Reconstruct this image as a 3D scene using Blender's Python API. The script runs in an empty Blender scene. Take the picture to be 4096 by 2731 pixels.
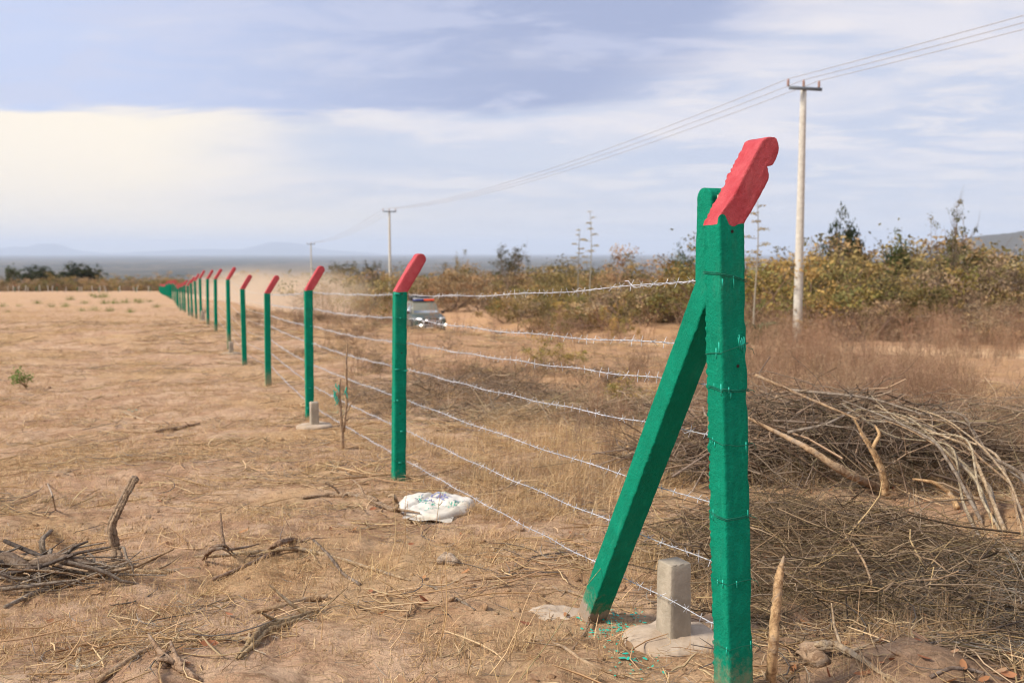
import bpy, math, random
import numpy as np
from mathutils import Vector, Matrix

# ------------------------------------------------------------------ camera, sky, sun, exposure
S = bpy.context.scene
COL = S.collection
random.seed(7)
RNG = np.random.default_rng(11)
R = math.radians
F = 3982.0
HY = 1010.0
PITCH = math.atan((1365.5 - HY) / F)
CAMZ = 1.5

cam_d = bpy.data.cameras.new('camera')
cam = bpy.data.objects.new('camera', cam_d)
COL.objects.link(cam)
cam.location = (0, 0, CAMZ)
cam.rotation_euler = (R(90) - PITCH, 0, 0)
cam_d.sensor_width = 36
cam_d.lens = 35
cam_d.clip_start = 0.05
cam_d.clip_end = 300000
cam_d.dof.use_dof = True
cam_d.dof.focus_distance = 4.2
cam_d.dof.aperture_fstop = 3.3
S.camera = cam

S.view_settings.view_transform = 'Standard'
S.view_settings.look = 'None'
S.view_settings.exposure = 1.9
S.view_settings.gamma = 1
S.view_settings.use_curve_mapping = False
S.cycles.use_denoising = True
S.cycles.max_bounces = 6
S.cycles.diffuse_bounces = 3
S.cycles.volume_bounces = 1
S.cycles.transparent_max_bounces = 8
S.cycles.volume_step_rate = 4.0
S.render.use_motion_blur = False
S.cycles.pixel_filter_type = 'BLACKMAN_HARRIS'
S.cycles.filter_width = 1.1

SUN_EL, SUN_AZ = R(42), R(-112)      # azimuth measured from +Y towards +X
sun_d = bpy.data.lights.new('sun', 'SUN')
sun_d.energy = 1.5
sun_d.angle = R(12)
sun_d.color = (1.0, 0.93, 0.82)
sun = bpy.data.objects.new('sun', sun_d)
COL.objects.link(sun)
sdir = Vector((math.sin(SUN_AZ) * math.cos(SUN_EL), math.cos(SUN_AZ) * math.cos(SUN_EL), math.sin(SUN_EL)))
sun.rotation_euler = sdir.to_track_quat('Z', 'Y').to_euler()


def lin(r, g, b):
    f = lambda c: (c / 12.92) if c <= 0.04045 else ((c + 0.055) / 1.055) ** 2.4
    return (f(r / 255), f(g / 255), f(b / 255))


class NT:
    """small node-tree helper"""
    def __init__(s, tree):
        s.t = tree
        s.n = tree.nodes
        s.l = tree.links

    def new(s, typ, **kw):
        n = s.n.new(typ)
        for k, v in kw.items():
            setattr(n, k, v)
        return n

    def put(s, sock, v):
        if v is None:
            return
        if isinstance(v, bpy.types.NodeSocket):
            s.l.new(v, sock)
        elif isinstance(v, (tuple, list)) and sock.type == 'RGBA' and len(v) == 3:
            sock.default_value = (*v, 1)
        else:
            sock.default_value = v

    def m(s, op, a, b=None, c=None, clamp=False):
        n = s.new('ShaderNodeMath', operation=op, use_clamp=clamp)
        s.put(n.inputs[0], a)
        s.put(n.inputs[1], b)
        s.put(n.inputs[2], c)
        return n.outputs[0]

    def sstep(s, x, a, b):
        n = s.new('ShaderNodeMapRange', interpolation_type='SMOOTHSTEP')
        s.put(n.inputs['Value'], x)
        s.put(n.inputs['From Min'], a)
        s.put(n.inputs['From Max'], b)
        return n.outputs[0]

    def mix(s, f, a, b, blend='MIX'):
        n = s.new('ShaderNodeMix', data_type='RGBA', blend_type=blend)
        s.put(n.inputs[0], f)
        s.put(n.inputs[6], a)
        s.put(n.inputs[7], b)
        return n.outputs[2]

    def noise(s, vec, scale, detail=4, rough=0.55, dist=0.0):
        n = s.new('ShaderNodeTexNoise')
        s.put(n.inputs['Vector'], vec)
        s.put(n.inputs['Scale'], scale)
        s.put(n.inputs['Detail'], detail)
        s.put(n.inputs['Roughness'], rough)
        s.put(n.inputs['Distortion'], dist)
        return n.outputs[0]

    def mapping(s, vec, scale=(1, 1, 1), loc=(0, 0, 0), rot=(0, 0, 0)):
        n = s.new('ShaderNodeMapping')
        s.put(n.inputs['Vector'], vec)
        n.inputs['Scale'].default_value = scale
        n.inputs['Location'].default_value = loc
        n.inputs['Rotation'].default_value = rot
        return n.outputs[0]


world = bpy.data.worlds.new('World')
S.world = world
world.use_nodes = True
w = NT(world.node_tree)
w.n.clear()
EX = 1.0 / (2 ** S.view_settings.exposure)
wo = w.new('ShaderNodeOutputWorld')
sky = w.new('ShaderNodeTexSky', sky_type='NISHITA', sun_disc=False, sun_elevation=SUN_EL, sun_rotation=SUN_AZ)
sky.altitude = 1000
sky.dust_density = 3.0
tc = w.new('ShaderNodeTexCoord')
sep = w.new('ShaderNodeSeparateXYZ')
w.l.new(tc.outputs['Generated'], sep.inputs[0])
dx, dy, dz = sep.outputs
el = w.m('ARCSINE', w.m('MINIMUM', w.m('MAXIMUM', dz, -1.0), 1.0))
az = w.m('ARCTAN2', dx, dy)
zz = w.m('ADD', w.m('MAXIMUM', dz, 0.0), 0.10)
comb = w.new('ShaderNodeCombineXYZ')
w.l.new(w.m('DIVIDE', dx, zz), comb.inputs[0])
w.l.new(w.m('DIVIDE', dy, zz), comb.inputs[1])
P = comb.outputs[0]
nA = w.noise(w.mapping(P, (0.75, 1.25, 1), (3.1, 1.7, 0)), 1.0, 7, 0.6, 0.7)
nB = w.noise(w.mapping(P, (1.9, 2.8, 1), (8.3, 4.2, 0)), 1.0, 7, 0.62, 0.5)
nC = w.noise(w.mapping(P, (0.3, 0.4, 1), (1.3, 9.2, 0)), 1.0, 4, 0.5, 0.5)
# soft paler and greyer layers of a mostly clouded sky
col = w.mix(w.sstep(nA, 0.40, 0.60), lin(203, 212, 234), lin(234, 232, 240))
col = w.mix(w.m('MULTIPLY', w.sstep(nB, 0.5, 0.64), 0.7), col, lin(243, 238, 240))
# slate band of thicker cloud over the left and middle; its lower edge lies at about 7.5 degrees
edge = w.m('ADD', 0.124, w.m('MULTIPLY', w.m('MAXIMUM', w.m('ADD', az, 0.22), 0.0), 0.05))
wob = w.m('MULTIPLY', w.m('SUBTRACT', nB, 0.5), 0.022)
wob2 = w.m('MULTIPLY', w.m('SUBTRACT', nA, 0.5), 0.05)
e2 = w.m('SUBTRACT', w.m('SUBTRACT', el, edge), w.m('ADD', wob, wob2))
slate = w.sstep(e2, -0.001, 0.014)
azr = w.m('ADD', az, w.m('MULTIPLY', w.m('SUBTRACT', nC, 0.5), 0.35))
azlim = w.m('SUBTRACT', azr, w.m('MULTIPLY', w.m('SUBTRACT', el, 0.13), 1.9))
slate = w.m('MULTIPLY', slate, w.m('SUBTRACT', 1.0, w.sstep(azlim, -0.04, 0.14)))
slate = w.m('MULTIPLY', slate, w.m('SUBTRACT', 1.0, w.m('MULTIPLY', w.sstep(nA, 0.5, 0.75), 0.35)))
slatec = w.mix(w.sstep(az, -0.45, 0.05), lin(203, 215, 246), lin(168, 180, 214))
slatec = w.mix(w.m('MULTIPLY', w.sstep(nB, 0.46, 0.62), 0.55), slatec, lin(210, 215, 238))
# bright thin cloud towards the sun, low on the left
brt = w.m('SUBTRACT', 1.0, w.sstep(w.m('ADD', az, w.m('ADD', w.m('MULTIPLY', w.m('SUBTRACT', nC, 0.5), 0.5), w.m('MULTIPLY', w.m('SUBTRACT', nB, 0.5), 0.12))), -0.38, -0.06))
brt = w.m('MULTIPLY', brt, w.sstep(az, -2.6, -1.6))
brt = w.m('MULTIPLY', brt, w.m('SUBTRACT', 1.0, w.sstep(el, 0.5, 0.9)))
col = w.mix(w.m('MULTIPLY', brt, 1.0), col, tuple(1.10 * c_ for c_ in lin(255, 243, 224)))
col = w.mix(slate, col, slatec)
bank = w.m('MULTIPLY', w.sstep(w.m('ADD', el, w.m('MULTIPLY', w.m('SUBTRACT', nA, 0.5), 0.06)), 0.070, 0.088), w.m('SUBTRACT', 1.0, w.sstep(w.m('ADD', el, w.m('MULTIPLY', w.m('SUBTRACT', nB, 0.5), 0.05)), 0.100, 0.125)))
bank = w.m('MULTIPLY', bank, w.m('MULTIPLY', w.sstep(azr, -0.24, -0.12), w.m('SUBTRACT', 1.0, w.sstep(azr, 0.05, 0.25))))
col = w.mix(w.m('MULTIPLY', bank, 0.75), col, lin(203, 213, 234))
# hazier and flatter close to the horizon
hz = w.m('SUBTRACT', 1.0, w.sstep(el, 0.0, 0.11))
hcol = w.mix(w.sstep(az, -0.40, -0.02), lin(255, 243, 226), w.mix(w.sstep(az, -0.1, 0.3), lin(229, 226, 225), lin(216, 220, 231)))
col = w.mix(w.m('MULTIPLY', hz, 0.75), col, hcol)
bgc = w.new('ShaderNodeBackground')
w.l.new(col, bgc.inputs[0])
bgc.inputs[1].default_value = EX * 1.0
bgs = w.new('ShaderNodeBackground')
w.l.new(sky.outputs[0], bgs.inputs[0])
bgs.inputs[1].default_value = 0.05
mixw = w.new('ShaderNodeMixShader')
mixw.inputs[0].default_value = 0.97
w.l.new(bgs.outputs[0], mixw.inputs[1])
w.l.new(bgc.outputs[0], mixw.inputs[2])
w.l.new(mixw.outputs[0], wo.inputs[0])


# ------------------------------------------------------------------ helpers
def tag(o, label=None, cat=None, group=None, kind=None):
    if label:
        o['label'] = label
    if cat:
        o['category'] = cat
    if group:
        o['group'] = group
    if kind:
        o['kind'] = kind
    return o


def empty(name, loc, rz=0, label=None, cat=None, group=None):
    o = bpy.data.objects.new(name, None)
    COL.objects.link(o)
    o.location = loc
    o.rotation_euler = (0, 0, rz)
    o.empty_display_size = 0.1
    return tag(o, label, cat, group)


def copy_tree(o, parent=None):
    c = o.copy()
    COL.objects.link(c)
    c.parent = parent
    for ch in o.children:
        copy_tree(ch, c)
    return c


class MB:
    """mesh builder: quads/tris with a per-vertex tint"""
    def __init__(s):
        s.v, s.q, s.t, s.c = [], [], [], []
        s.n = 0

    def add(s, v, q=None, t=None, tint=(1, 1, 1)):
        v = np.asarray(v, float).reshape(-1, 3)
        if q is not None and len(q):
            s.q.append(np.asarray(q, int).reshape(-1, 4) + s.n)
        if t is not None and len(t):
            s.t.append(np.asarray(t, int).reshape(-1, 3) + s.n)
        tint = np.asarray(tint, float)
        s.c.append(np.broadcast_to(tint, (len(v), 3)) if tint.ndim == 1 else tint)
        s.v.append(v)
        s.n += len(v)

    def tube(s, pts, rad, k=3, tint=(1, 1, 1), cap=False):
        p = np.asarray(pts, float)
        n = len(p)
        rad = np.broadcast_to(np.asarray(rad, float), (n,))
        d = np.empty_like(p)
        d[1:-1] = p[2:] - p[:-2]
        d[0] = p[1] - p[0]
        d[-1] = p[-1] - p[-2]
        d /= np.linalg.norm(d, axis=1)[:, None] + 1e-9
        m = d.mean(0)
        ref = np.array((0, 0, 1.)) if abs(m[2]) < 0.85 * (np.linalg.norm(m) + 1e-9) else np.array((1., 0, 0))
        a = np.cross(d, ref)
        a /= np.linalg.norm(a, axis=1)[:, None] + 1e-9
        b = np.cross(a, d)
        th = np.arange(k) * 2 * np.pi / k
        ring = a[:, None, :] * np.cos(th)[None, :, None] + b[:, None, :] * np.sin(th)[None, :, None]
        v = p[:, None, :] + ring * rad[:, None, None]
        i = np.arange(n - 1)[:, None] * k
        j = np.arange(k)[None, :]
        j2 = (j + 1) % k
        q = np.stack([i + j, i + j2, i + k + j2, i + k + j], -1).reshape(-1, 4)
        t = None
        if cap:
            t = [(0, x + 1, x) for x in range(1, k - 1)]
            o = (n - 1) * k
            t += [(o, o + x, o + x + 1) for x in range(1, k - 1)]
        s.add(v.reshape(-1, 3), q, t, tint)

    def leaves(s, c, size, tint, aspect=0.5, up=0.3):
        """leaf quads at centres c with random facing"""
        n = len(c)
        a = RNG.normal(size=(n, 3))
        a /= np.linalg.norm(a, axis=1)[:, None]
        nn = RNG.normal(size=(n, 3)) + np.array((0, 0, up))
        b = np.cross(a, nn)
        b /= np.linalg.norm(b, axis=1)[:, None] + 1e-9
        size = np.broadcast_to(np.asarray(size, float), (n,))[:, None]
        v = np.stack([c - a * size, c + b * size * aspect, c + a * size, c - b * size * aspect], 1).reshape(-1, 3)
        q = np.arange(4 * n).reshape(-1, 4)
        tint = np.asarray(tint, float)
        if tint.ndim == 2:
            tint = np.repeat(tint, 4, 0)
        s.add(v, q, None, tint)

    def box(s, c, h, tint=(1, 1, 1), rot=None):
        x, y, z = h
        v = np.array([(-x, -y, -z), (x, -y, -z), (x, y, -z), (-x, y, -z), (-x, -y, z), (x, -y, z), (x, y, z), (-x, y, z)])
        if rot is not None:
            v = v @ np.array(rot).T
        s.add(v + np.array(c), [(0, 3, 2, 1), (4, 5, 6, 7), (0, 1, 5, 4), (1, 2, 6, 5), (2, 3, 7, 6), (3, 0, 4, 7)], None, tint)

    def mesh(s, name, mats, smooth=False):
        me = bpy.data.meshes.new(name)
        v = np.concatenate(s.v)
        q = np.concatenate(s.q) if s.q else np.zeros((0, 4), int)
        t = np.concatenate(s.t) if s.t else np.zeros((0, 3), int)
        me.vertices.add(len(v))
        me.vertices.foreach_set('co', v.ravel())
        idx = np.concatenate([q.ravel(), t.ravel()]).astype(np.int32)
        me.loops.add(len(idx))
        me.loops.foreach_set('vertex_index', idx)
        st = np.concatenate([np.arange(len(q)) * 4, len(q) * 4 + np.arange(len(t)) * 3]).astype(np.int32)
        me.polygons.add(len(st))
        me.polygons.foreach_set('loop_start', st)
        if smooth:
            me.polygons.foreach_set('use_smooth', np.ones(len(st), bool))
        c = np.concatenate(s.c)
        a = me.attributes.new('tint', 'FLOAT_COLOR', 'POINT')
        a.data.foreach_set('color', np.concatenate([c, np.ones((len(c), 1))], 1).ravel().astype(np.float32))
        me.update(calc_edges=True)
        for m_ in (mats if isinstance(mats, (list, tuple)) else [mats]):
            me.materials.append(m_)
        return me

    def build(s, name, mats, parent=None, smooth=False, link=True):
        o = bpy.data.objects.new(name, s.mesh(name, mats, smooth))
        if link:
            COL.objects.link(o)
        o.parent = parent
        return o


def vnoise(x, y, seed=0):
    x = np.asarray(x, float)
    y = np.asarray(y, float)
    xi = np.floor(x).astype(np.int64)
    yi = np.floor(y).astype(np.int64)
    fx = x - xi
    fy = y - yi
    fx = fx * fx * (3 - 2 * fx)
    fy = fy * fy * (3 - 2 * fy)

    def h(a, b):
        n = (a * 374761393 + b * 668265263 + seed * 2147483647) & 0x7fffffff
        n = ((n ^ (n >> 13)) * 1274126177) & 0x7fffffff
        return ((n ^ (n >> 16)) & 0xffff) / 65535.0
    a = h(xi, yi) * (1 - fx) + h(xi + 1, yi) * fx
    b = h(xi, yi + 1) * (1 - fx) + h(xi + 1, yi + 1) * fx
    return a * (1 - fy) + b * fy - 0.5


def smooth(x, a, b):
    t = np.clip((np.asarray(x, float) - a) / (b - a), 0, 1)
    return t * t * (3 - 2 * t)


FA, FB = 2.08, -0.363                      # the fence line: X = FA + FB * Y
DT = np.array([(-40, 1.3), (0, 1.36), (3.6, 1.66), (8.4, 2.03), (13.2, 2.33), (18, 2.42), (22.4, 2.54), (26.8, 2.58), (32, 2.55), (36.5, 2.65),
               (41.5, 2.82), (46, 3.02), (50, 3.24), (55, 3.44), (61, 3.62), (70, 4.05), (78, 4.25), (91, 4.5), (98, 4.65), (115, 5.2),
               (135, 6.0), (160, 7.0), (210, 8.6), (250, 10.0), (360, 13.9), (600, 22)])
ROAD = np.array([(-150, 420), (-103, 300), (-62, 190), (-44, 135), (-23.5, 92), (-12, 72), (-5.6, 60), (-2.6, 53), (0.2, 45.5), (3.0, 39), (8.0, 34), (14.5, 29.5), (24, 25), (40, 20.5), (60, 17)], float)
# smooth the road's centre line
_t = np.linspace(0, len(ROAD) - 1, 300)
RC = np.stack([np.interp(_t, np.arange(len(ROAD)), ROAD[:, 0]), np.interp(_t, np.arange(len(ROAD)), ROAD[:, 1])], 1)
for _ in range(30):
    RC[1:-1] = (RC[:-2] + 2 * RC[1:-1] + RC[2:]) / 4
MOUNDS = [(-2.1, 6.3, 0.9, 0.07), (-1.0, 9.2, 1.2, 0.08), (1.7, 3.9, 0.35, 0.10), (-2.6, 12, 1.5, 0.10), (0.45, 5.9, 0.45, 0.05),
          (3.9, 6.6, 0.6, 0.12), (2.9, 8.8, 1.5, 0.12), (-3.8, 9.5, 1.3, 0.09), (-4.9, 15, 2.2, 0.14), (-1.6, 6.0, 0.35, 0.05), (-2.9, 5.4, 0.4, 0.08)]


def road_dist(x, y):
    x = np.asarray(x, float)
    y = np.asarray(y, float)
    sh = x.shape
    x = x.ravel()
    y = y.ravel()
    out = np.full(x.shape, 1e9)
    near = (y > 5) & (y < 450) & (np.abs(x) < 200)
    idx = np.nonzero(near)[0]
    for a in range(0, len(idx), 20000):
        ii = idx[a:a + 20000]
        out[ii] = np.sqrt(((x[ii, None] - RC[None, :, 0]) ** 2 + (y[ii, None] - RC[None, :, 1]) ** 2).min(1))
    return out.reshape(sh)


def ground_z(x, y, fine=True):
    x = np.asarray(x, float)
    y = np.asarray(y, float)
    d = np.interp(y, DT[:, 0], DT[:, 1])
    z = CAMZ - d
    s = (x - (FA + FB * y)) * 0.94
    z = z - smooth(s, 4, 13) * (0.45 * smooth(y, 14, 40) + 0.55 * smooth(y, 28, 50))
    r = np.hypot(x, y)
    amp = 1 - smooth(r, 40, 120)
    z = z + 0.10 * vnoise(x / 7, y / 7, 1) * smooth(r, 5, 14)
    z = z + 0.5 * vnoise(x / 28, y / 28, 2) * smooth(r, 60, 120) * (1 - smooth(r, 300, 400))
    z = z + amp * (0.055 * vnoise(x / 1.3, y / 1.3, 3))
    rd = road_dist(x, y)
    rough = amp * (0.35 + 0.65 * smooth(rd, 1.8, 2.8))
    if fine:
        ridge = np.abs(vnoise(x / 0.55 + 3 * vnoise(x, y, 8), y / 0.42, 4))
        z = z + rough * (0.075 * (ridge - 0.2) + 0.048 * vnoise(x / 0.2, y / 0.2, 5) + 0.028 * vnoise(x / 0.08, y / 0.08, 6))
    # bank cut on the far side of the track
    z = z - 0.12 * (1 - smooth(rd, 2.2, 3.6))
    far_side = smooth(x * 0.5 + y * 0.87, 40, 46) * (y > 20) * (x > -8)
    z = z + 0.75 * smooth(rd, 3.0, 6.5) * far_side * (1 - smooth(rd, 9, 20))
    for (mx, my, mr, mh) in MOUNDS:
        z = z + mh * np.exp(-((x - mx) ** 2 + (y - my) ** 2) / (mr * mr))
    z = np.where(r > 420, z + (-125 - z) * smooth(r, 420, 1500), z)
    return z


def gz(x, y):
    return float(ground_z(np.array([x]), np.array([y]))[0])


def ray(px, py):
    a = (px - 2048) / F
    b = -(py - 1365.5) / F
    Y = math.cos(PITCH) + b * math.sin(PITCH)
    Z = -math.sin(PITCH) + b * math.cos(PITCH)
    return a / Y, Z / Y


def at(px, py, Y):
    a, b = ray(px, py)
    return Vector((a * Y, Y, CAMZ + b * Y))


def G(px, py, lift=0.0):
    """the ground point seen at a pixel of the photograph"""
    a, b = ray(px, py)
    Y = np.concatenate([np.linspace(2, 20, 700), np.linspace(20.1, 420, 1600)])
    d = CAMZ + b * Y - ground_z(a * Y, Y)
    i = int(np.argmax(d < 0))
    Yh = Y[i] if d[i] < 0 else 400.0
    return Vector((a * Yh, Yh, gz(a * Yh, Yh) + lift))


# ------------------------------------------------------------------ materials
MATS = {}


def material(name, fn):
    m = bpy.data.materials.new(name)
    m.use_nodes = True
    t = NT(m.node_tree)
    t.n.clear()
    out = t.new('ShaderNodeOutputMaterial')
    b = t.new('ShaderNodeBsdfPrincipled')
    t.l.new(b.outputs[0], out.inputs[0])
    b.inputs['Roughness'].default_value = 0.9
    b.inputs['Specular IOR Level'].default_value = 0.25
    fn(t, b, out)
    MATS[name] = m
    return m


def bump(t, b, h, strength, dist):
    n = t.new('ShaderNodeBump')
    n.inputs['Strength'].default_value = strength
    n.inputs['Distance'].default_value = dist
    t.put(n.inputs['Height'], h)
    t.l.new(n.outputs[0], b.inputs['Normal'])


def objco(t):
    return t.new('ShaderNodeTexCoord').outputs['Object']


def plain(name, c, rough=0.6, metal=0.0, var=0.15, scale=20):
    def fn(t, b, out):
        n = t.noise(objco(t), scale, 5)
        t.put(b.inputs['Base Color'], t.mix(n, tuple(x * (1 - var) for x in c), tuple(min(1, x * (1 + var)) for x in c)))
        b.inputs['Roughness'].default_value = rough
        b.inputs['Metallic'].default_value = metal
    return material(name, fn)


def mat_ground(t, b, out):
    co = t.new('ShaderNodeNewGeometry').outputs['Position']
    n1 = t.noise(co, 0.35, 5, 0.6, 0.5)
    n2 = t.noise(co, 2.3, 6, 0.65, 0.3)
    n3 = t.noise(co, 14, 6, 0.7)
    n4 = t.noise(t.mapping(co, (1, 2.2, 1)), 0.9, 6, 0.7, 0.8)
    c = t.mix(t.sstep(n2, 0.32, 0.68), (0.44, 0.255, 0.15), (0.60, 0.405, 0.265))
    c = t.mix(t.m('MULTIPLY', t.sstep(n1, 0.46, 0.62), 0.6), c, (0.52, 0.325, 0.15))
    c = t.mix(t.m('MULTIPLY', t.sstep(n4, 0.52, 0.64), 0.7), c, (0.29, 0.155, 0.08))
    c = t.mix(t.m('MULTIPLY', t.sstep(n3, 0.48, 0.68), 0.6), c, (0.22, 0.125, 0.07))
    c = t.mix(t.m('MULTIPLY', t.sstep(t.noise(co, 45, 3, 0.6), 0.56, 0.68), 0.55), c, (0.56, 0.40, 0.23))
    # dead straw trodden into the soil
    st = t.noise(t.mapping(co, (3, 22, 3), rot=(0, 0, 0.5)), 3.0, 4, 0.65, 1.2)
    st2 = t.noise(t.mapping(co, (22, 3, 3), rot=(0, 0, 0.2)), 3.0, 4, 0.65, 1.2)
    sm = t.m('MAXIMUM', t.sstep(st, 0.57, 0.66), t.sstep(st2, 0.59, 0.67))
    c = t.mix(t.m('MULTIPLY', t.m('MULTIPLY', sm, t.sstep(n1, 0.3, 0.62)), 0.6), c, (0.50, 0.35, 0.18))
    # dark rotting leaf litter under the cut stalks on the right
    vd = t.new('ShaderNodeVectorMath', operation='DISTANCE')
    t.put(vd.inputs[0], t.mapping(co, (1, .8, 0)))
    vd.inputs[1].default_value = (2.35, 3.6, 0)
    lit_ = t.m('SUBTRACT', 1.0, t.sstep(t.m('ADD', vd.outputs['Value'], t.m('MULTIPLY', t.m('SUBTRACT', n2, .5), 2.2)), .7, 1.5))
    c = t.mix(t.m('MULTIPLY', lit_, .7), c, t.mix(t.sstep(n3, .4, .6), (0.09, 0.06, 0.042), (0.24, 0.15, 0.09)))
    # redder soil on the far side of the track
    sp = t.new('ShaderNodeSeparateXYZ')
    t.l.new(co, sp.inputs[0])
    side = t.m('ADD', sp.outputs[0], t.m('MULTIPLY', sp.outputs[1], 0.363))
    red = t.m('MULTIPLY', t.sstep(side, 3.5, 8.0), 0.55)
    c = t.mix(red, c, (0.42, 0.235, 0.12))
    t.put(b.inputs['Base Color'], c)
    b.inputs['Roughness'].default_value = 1.0
    b.inputs['Specular IOR Level'].default_value = 0.1
    h = t.m('ADD', t.m('MULTIPLY', t.noise(co, 30, 6, 0.7), 1.0), t.m('MULTIPLY', t.noise(co, 110, 4, 0.7), 0.5))
    h = t.m('ADD', h, t.m('MULTIPLY', sm, 0.3))
    bump(t, b, h, 0.9, 0.03)


material('dry_soil', mat_ground)


def mat_road(t, b, out):
    co = t.new('ShaderNodeNewGeometry').outputs['Position']
    n = t.noise(co, 0.8, 6, 0.65, 0.4)
    n2 = t.noise(co, 6, 6, 0.7)
    c = t.mix(t.sstep(n, 0.35, 0.65), (0.50, 0.30, 0.16), (0.60, 0.41, 0.235))
    c = t.mix(t.m('MULTIPLY', t.sstep(n2, 0.5, 0.7), 0.5), c, (0.40, 0.24, 0.13))
    t.put(b.inputs['Base Color'], c)
    b.inputs['Roughness'].default_value = 1.0
    bump(t, b, n2, 0.6, 0.05)


material('track_dirt', mat_road)


def mat_plain(t, b, out):
    co = t.new('ShaderNodeNewGeometry').outputs['Position']
    n = t.noise(t.mapping(co, (1, .35, 1)), 0.0009, 8, 0.75, 0.3)
    n2 = t.noise(co, 0.006, 6, 0.7)
    c = t.mix(t.sstep(n, 0.4, 0.6), (0.025, 0.032, 0.022), (0.10, 0.08, 0.052))
    c = t.mix(t.m('MULTIPLY', t.sstep(n2, 0.56, 0.63), 0.9), c, (0.30, 0.23, 0.15))
    t.put(b.inputs['Base Color'], c)
    b.inputs['Roughness'].default_value = 1.0


material('bush_plain', mat_plain)


def mat_hill(t, b, out):
    co = t.new('ShaderNodeNewGeometry').outputs['Position']
    n = t.noise(co, 0.002, 8, 0.7)
    t.put(b.inputs['Base Color'], t.mix(n, (0.04, 0.045, 0.03), (0.11, 0.085, 0.06)))


material('hill_scrub', mat_hill)


def paint(c, c2, pores=1.0, spec=0.09, bare=None):
    def fn(t, b, out):
        co = objco(t)
        n = t.noise(co, 9, 5, 0.6)
        n2 = t.noise(t.mapping(co, (1, 1, 0.25)), 30, 5, 0.65, 0.5)
        cc = t.mix(t.sstep(n, 0.35, 0.65), c, c2)
        cc = t.mix(t.m('MULTIPLY', t.sstep(n2, 0.56, 0.7), 0.35), cc, tuple(min(1, x * 1.5 + 0.01) for x in c2))
        sp = t.noise(co, 160, 2, 0.5)
        cc = t.mix(t.m('MULTIPLY', t.sstep(sp, 0.70, 0.74), 0.6 * pores), cc, tuple(x * 0.35 for x in c))
        if bare:
            spz = t.new('ShaderNodeSeparateXYZ')
            t.l.new(co, spz.inputs[0])
            rag = t.m('ADD', spz.outputs[2], t.m('MULTIPLY', t.m('SUBTRACT', t.noise(t.mapping(co, (3, 3, 0.4)), 18, 4), 0.5), 0.10))
            cc = t.mix(t.m('SUBTRACT', 1.0, t.sstep(rag, bare - 0.006, bare + 0.006)), cc, (0.30, 0.27, 0.23))
        sz_ = t.new('ShaderNodeSeparateXYZ')
        t.l.new(co, sz_.inputs[0])
        mud = t.m('SUBTRACT', 1.0, t.sstep(t.m('ADD', sz_.outputs[2], t.m('MULTIPLY', t.m('SUBTRACT', t.noise(co, 35, 5, 0.7), 0.5), 0.5)), -0.02, 0.22))
        cc = t.mix(t.m('MULTIPLY', mud, 0.55), cc, (0.36, 0.235, 0.14))
        cc = t.mix(t.m('MULTIPLY', t.sstep(t.noise(t.mapping(co, (1, 1, .3)), 5, 6, .7), 0.52, 0.75), 0.08), cc, (0.45, 0.38, 0.28))
        t.put(b.inputs['Base Color'], cc)
        t.put(b.inputs['Roughness'], t.m('ADD', 0.55, t.m('MULTIPLY', n, 0.25)))
        b.inputs['Specular IOR Level'].default_value = spec
        vo = t.new('ShaderNodeTexVoronoi')
        t.put(vo.inputs['Vector'], co)
        vo.inputs['Scale'].default_value = 85
        pit = t.sstep(vo.outputs['Distance'], 0.0, 0.16)
        h = t.m('ADD', t.m('MULTIPLY', t.noise(co, 75, 5, 0.75), 1.2), t.m('MULTIPLY', t.noise(co, 22, 4, 0.6), 0.9))
        h = t.m('ADD', h, t.m('MULTIPLY', pit, 0.25 * pores))
        bump(t, b, h, 0.75, 0.009)
    return fn


GREEN, GREEN2 = (0.0015, 0.19, 0.108), (0.002, 0.225, 0.130)
RED, RED2 = (0.43, 0.040, 0.050), (0.50, 0.075, 0.085)
material('green_paint', paint(GREEN, GREEN2))
material('green_paint_worn_foot', paint(GREEN, GREEN2, bare=0.09))
material('red_paint', paint(RED, RED2, spec=0.3))
plain('turquoise_paint', (0.02, 0.42, 0.30), 0.5)


def mat_conc(c1, c2):
    def fn(t, b, out):
        co = objco(t)
        n = t.noise(co, 7, 6, 0.65, 0.4)
        n2 = t.noise(co, 60, 5, 0.7)
        c = t.mix(t.sstep(n, 0.35, 0.68), c1, c2)
        c = t.mix(t.m('MULTIPLY', t.sstep(n2, 0.58, 0.72), 0.5), c, tuple(x * 0.5 for x in c1))
        t.put(b.inputs['Base Color'], c)
        bump(t, b, t.m('ADD', t.noise(co, 40, 6, 0.7), t.m('MULTIPLY', n, 0.6)), 0.7, 0.008)
    return fn


material('concrete', mat_conc((0.31, 0.26, 0.195), (0.45, 0.38, 0.29)))
material('pale_concrete', mat_conc((0.36, 0.27, 0.19), (0.49, 0.39, 0.29)))
material('pole_concrete', mat_conc((0.46, 0.43, 0.37), (0.58, 0.55, 0.48)))


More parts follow.
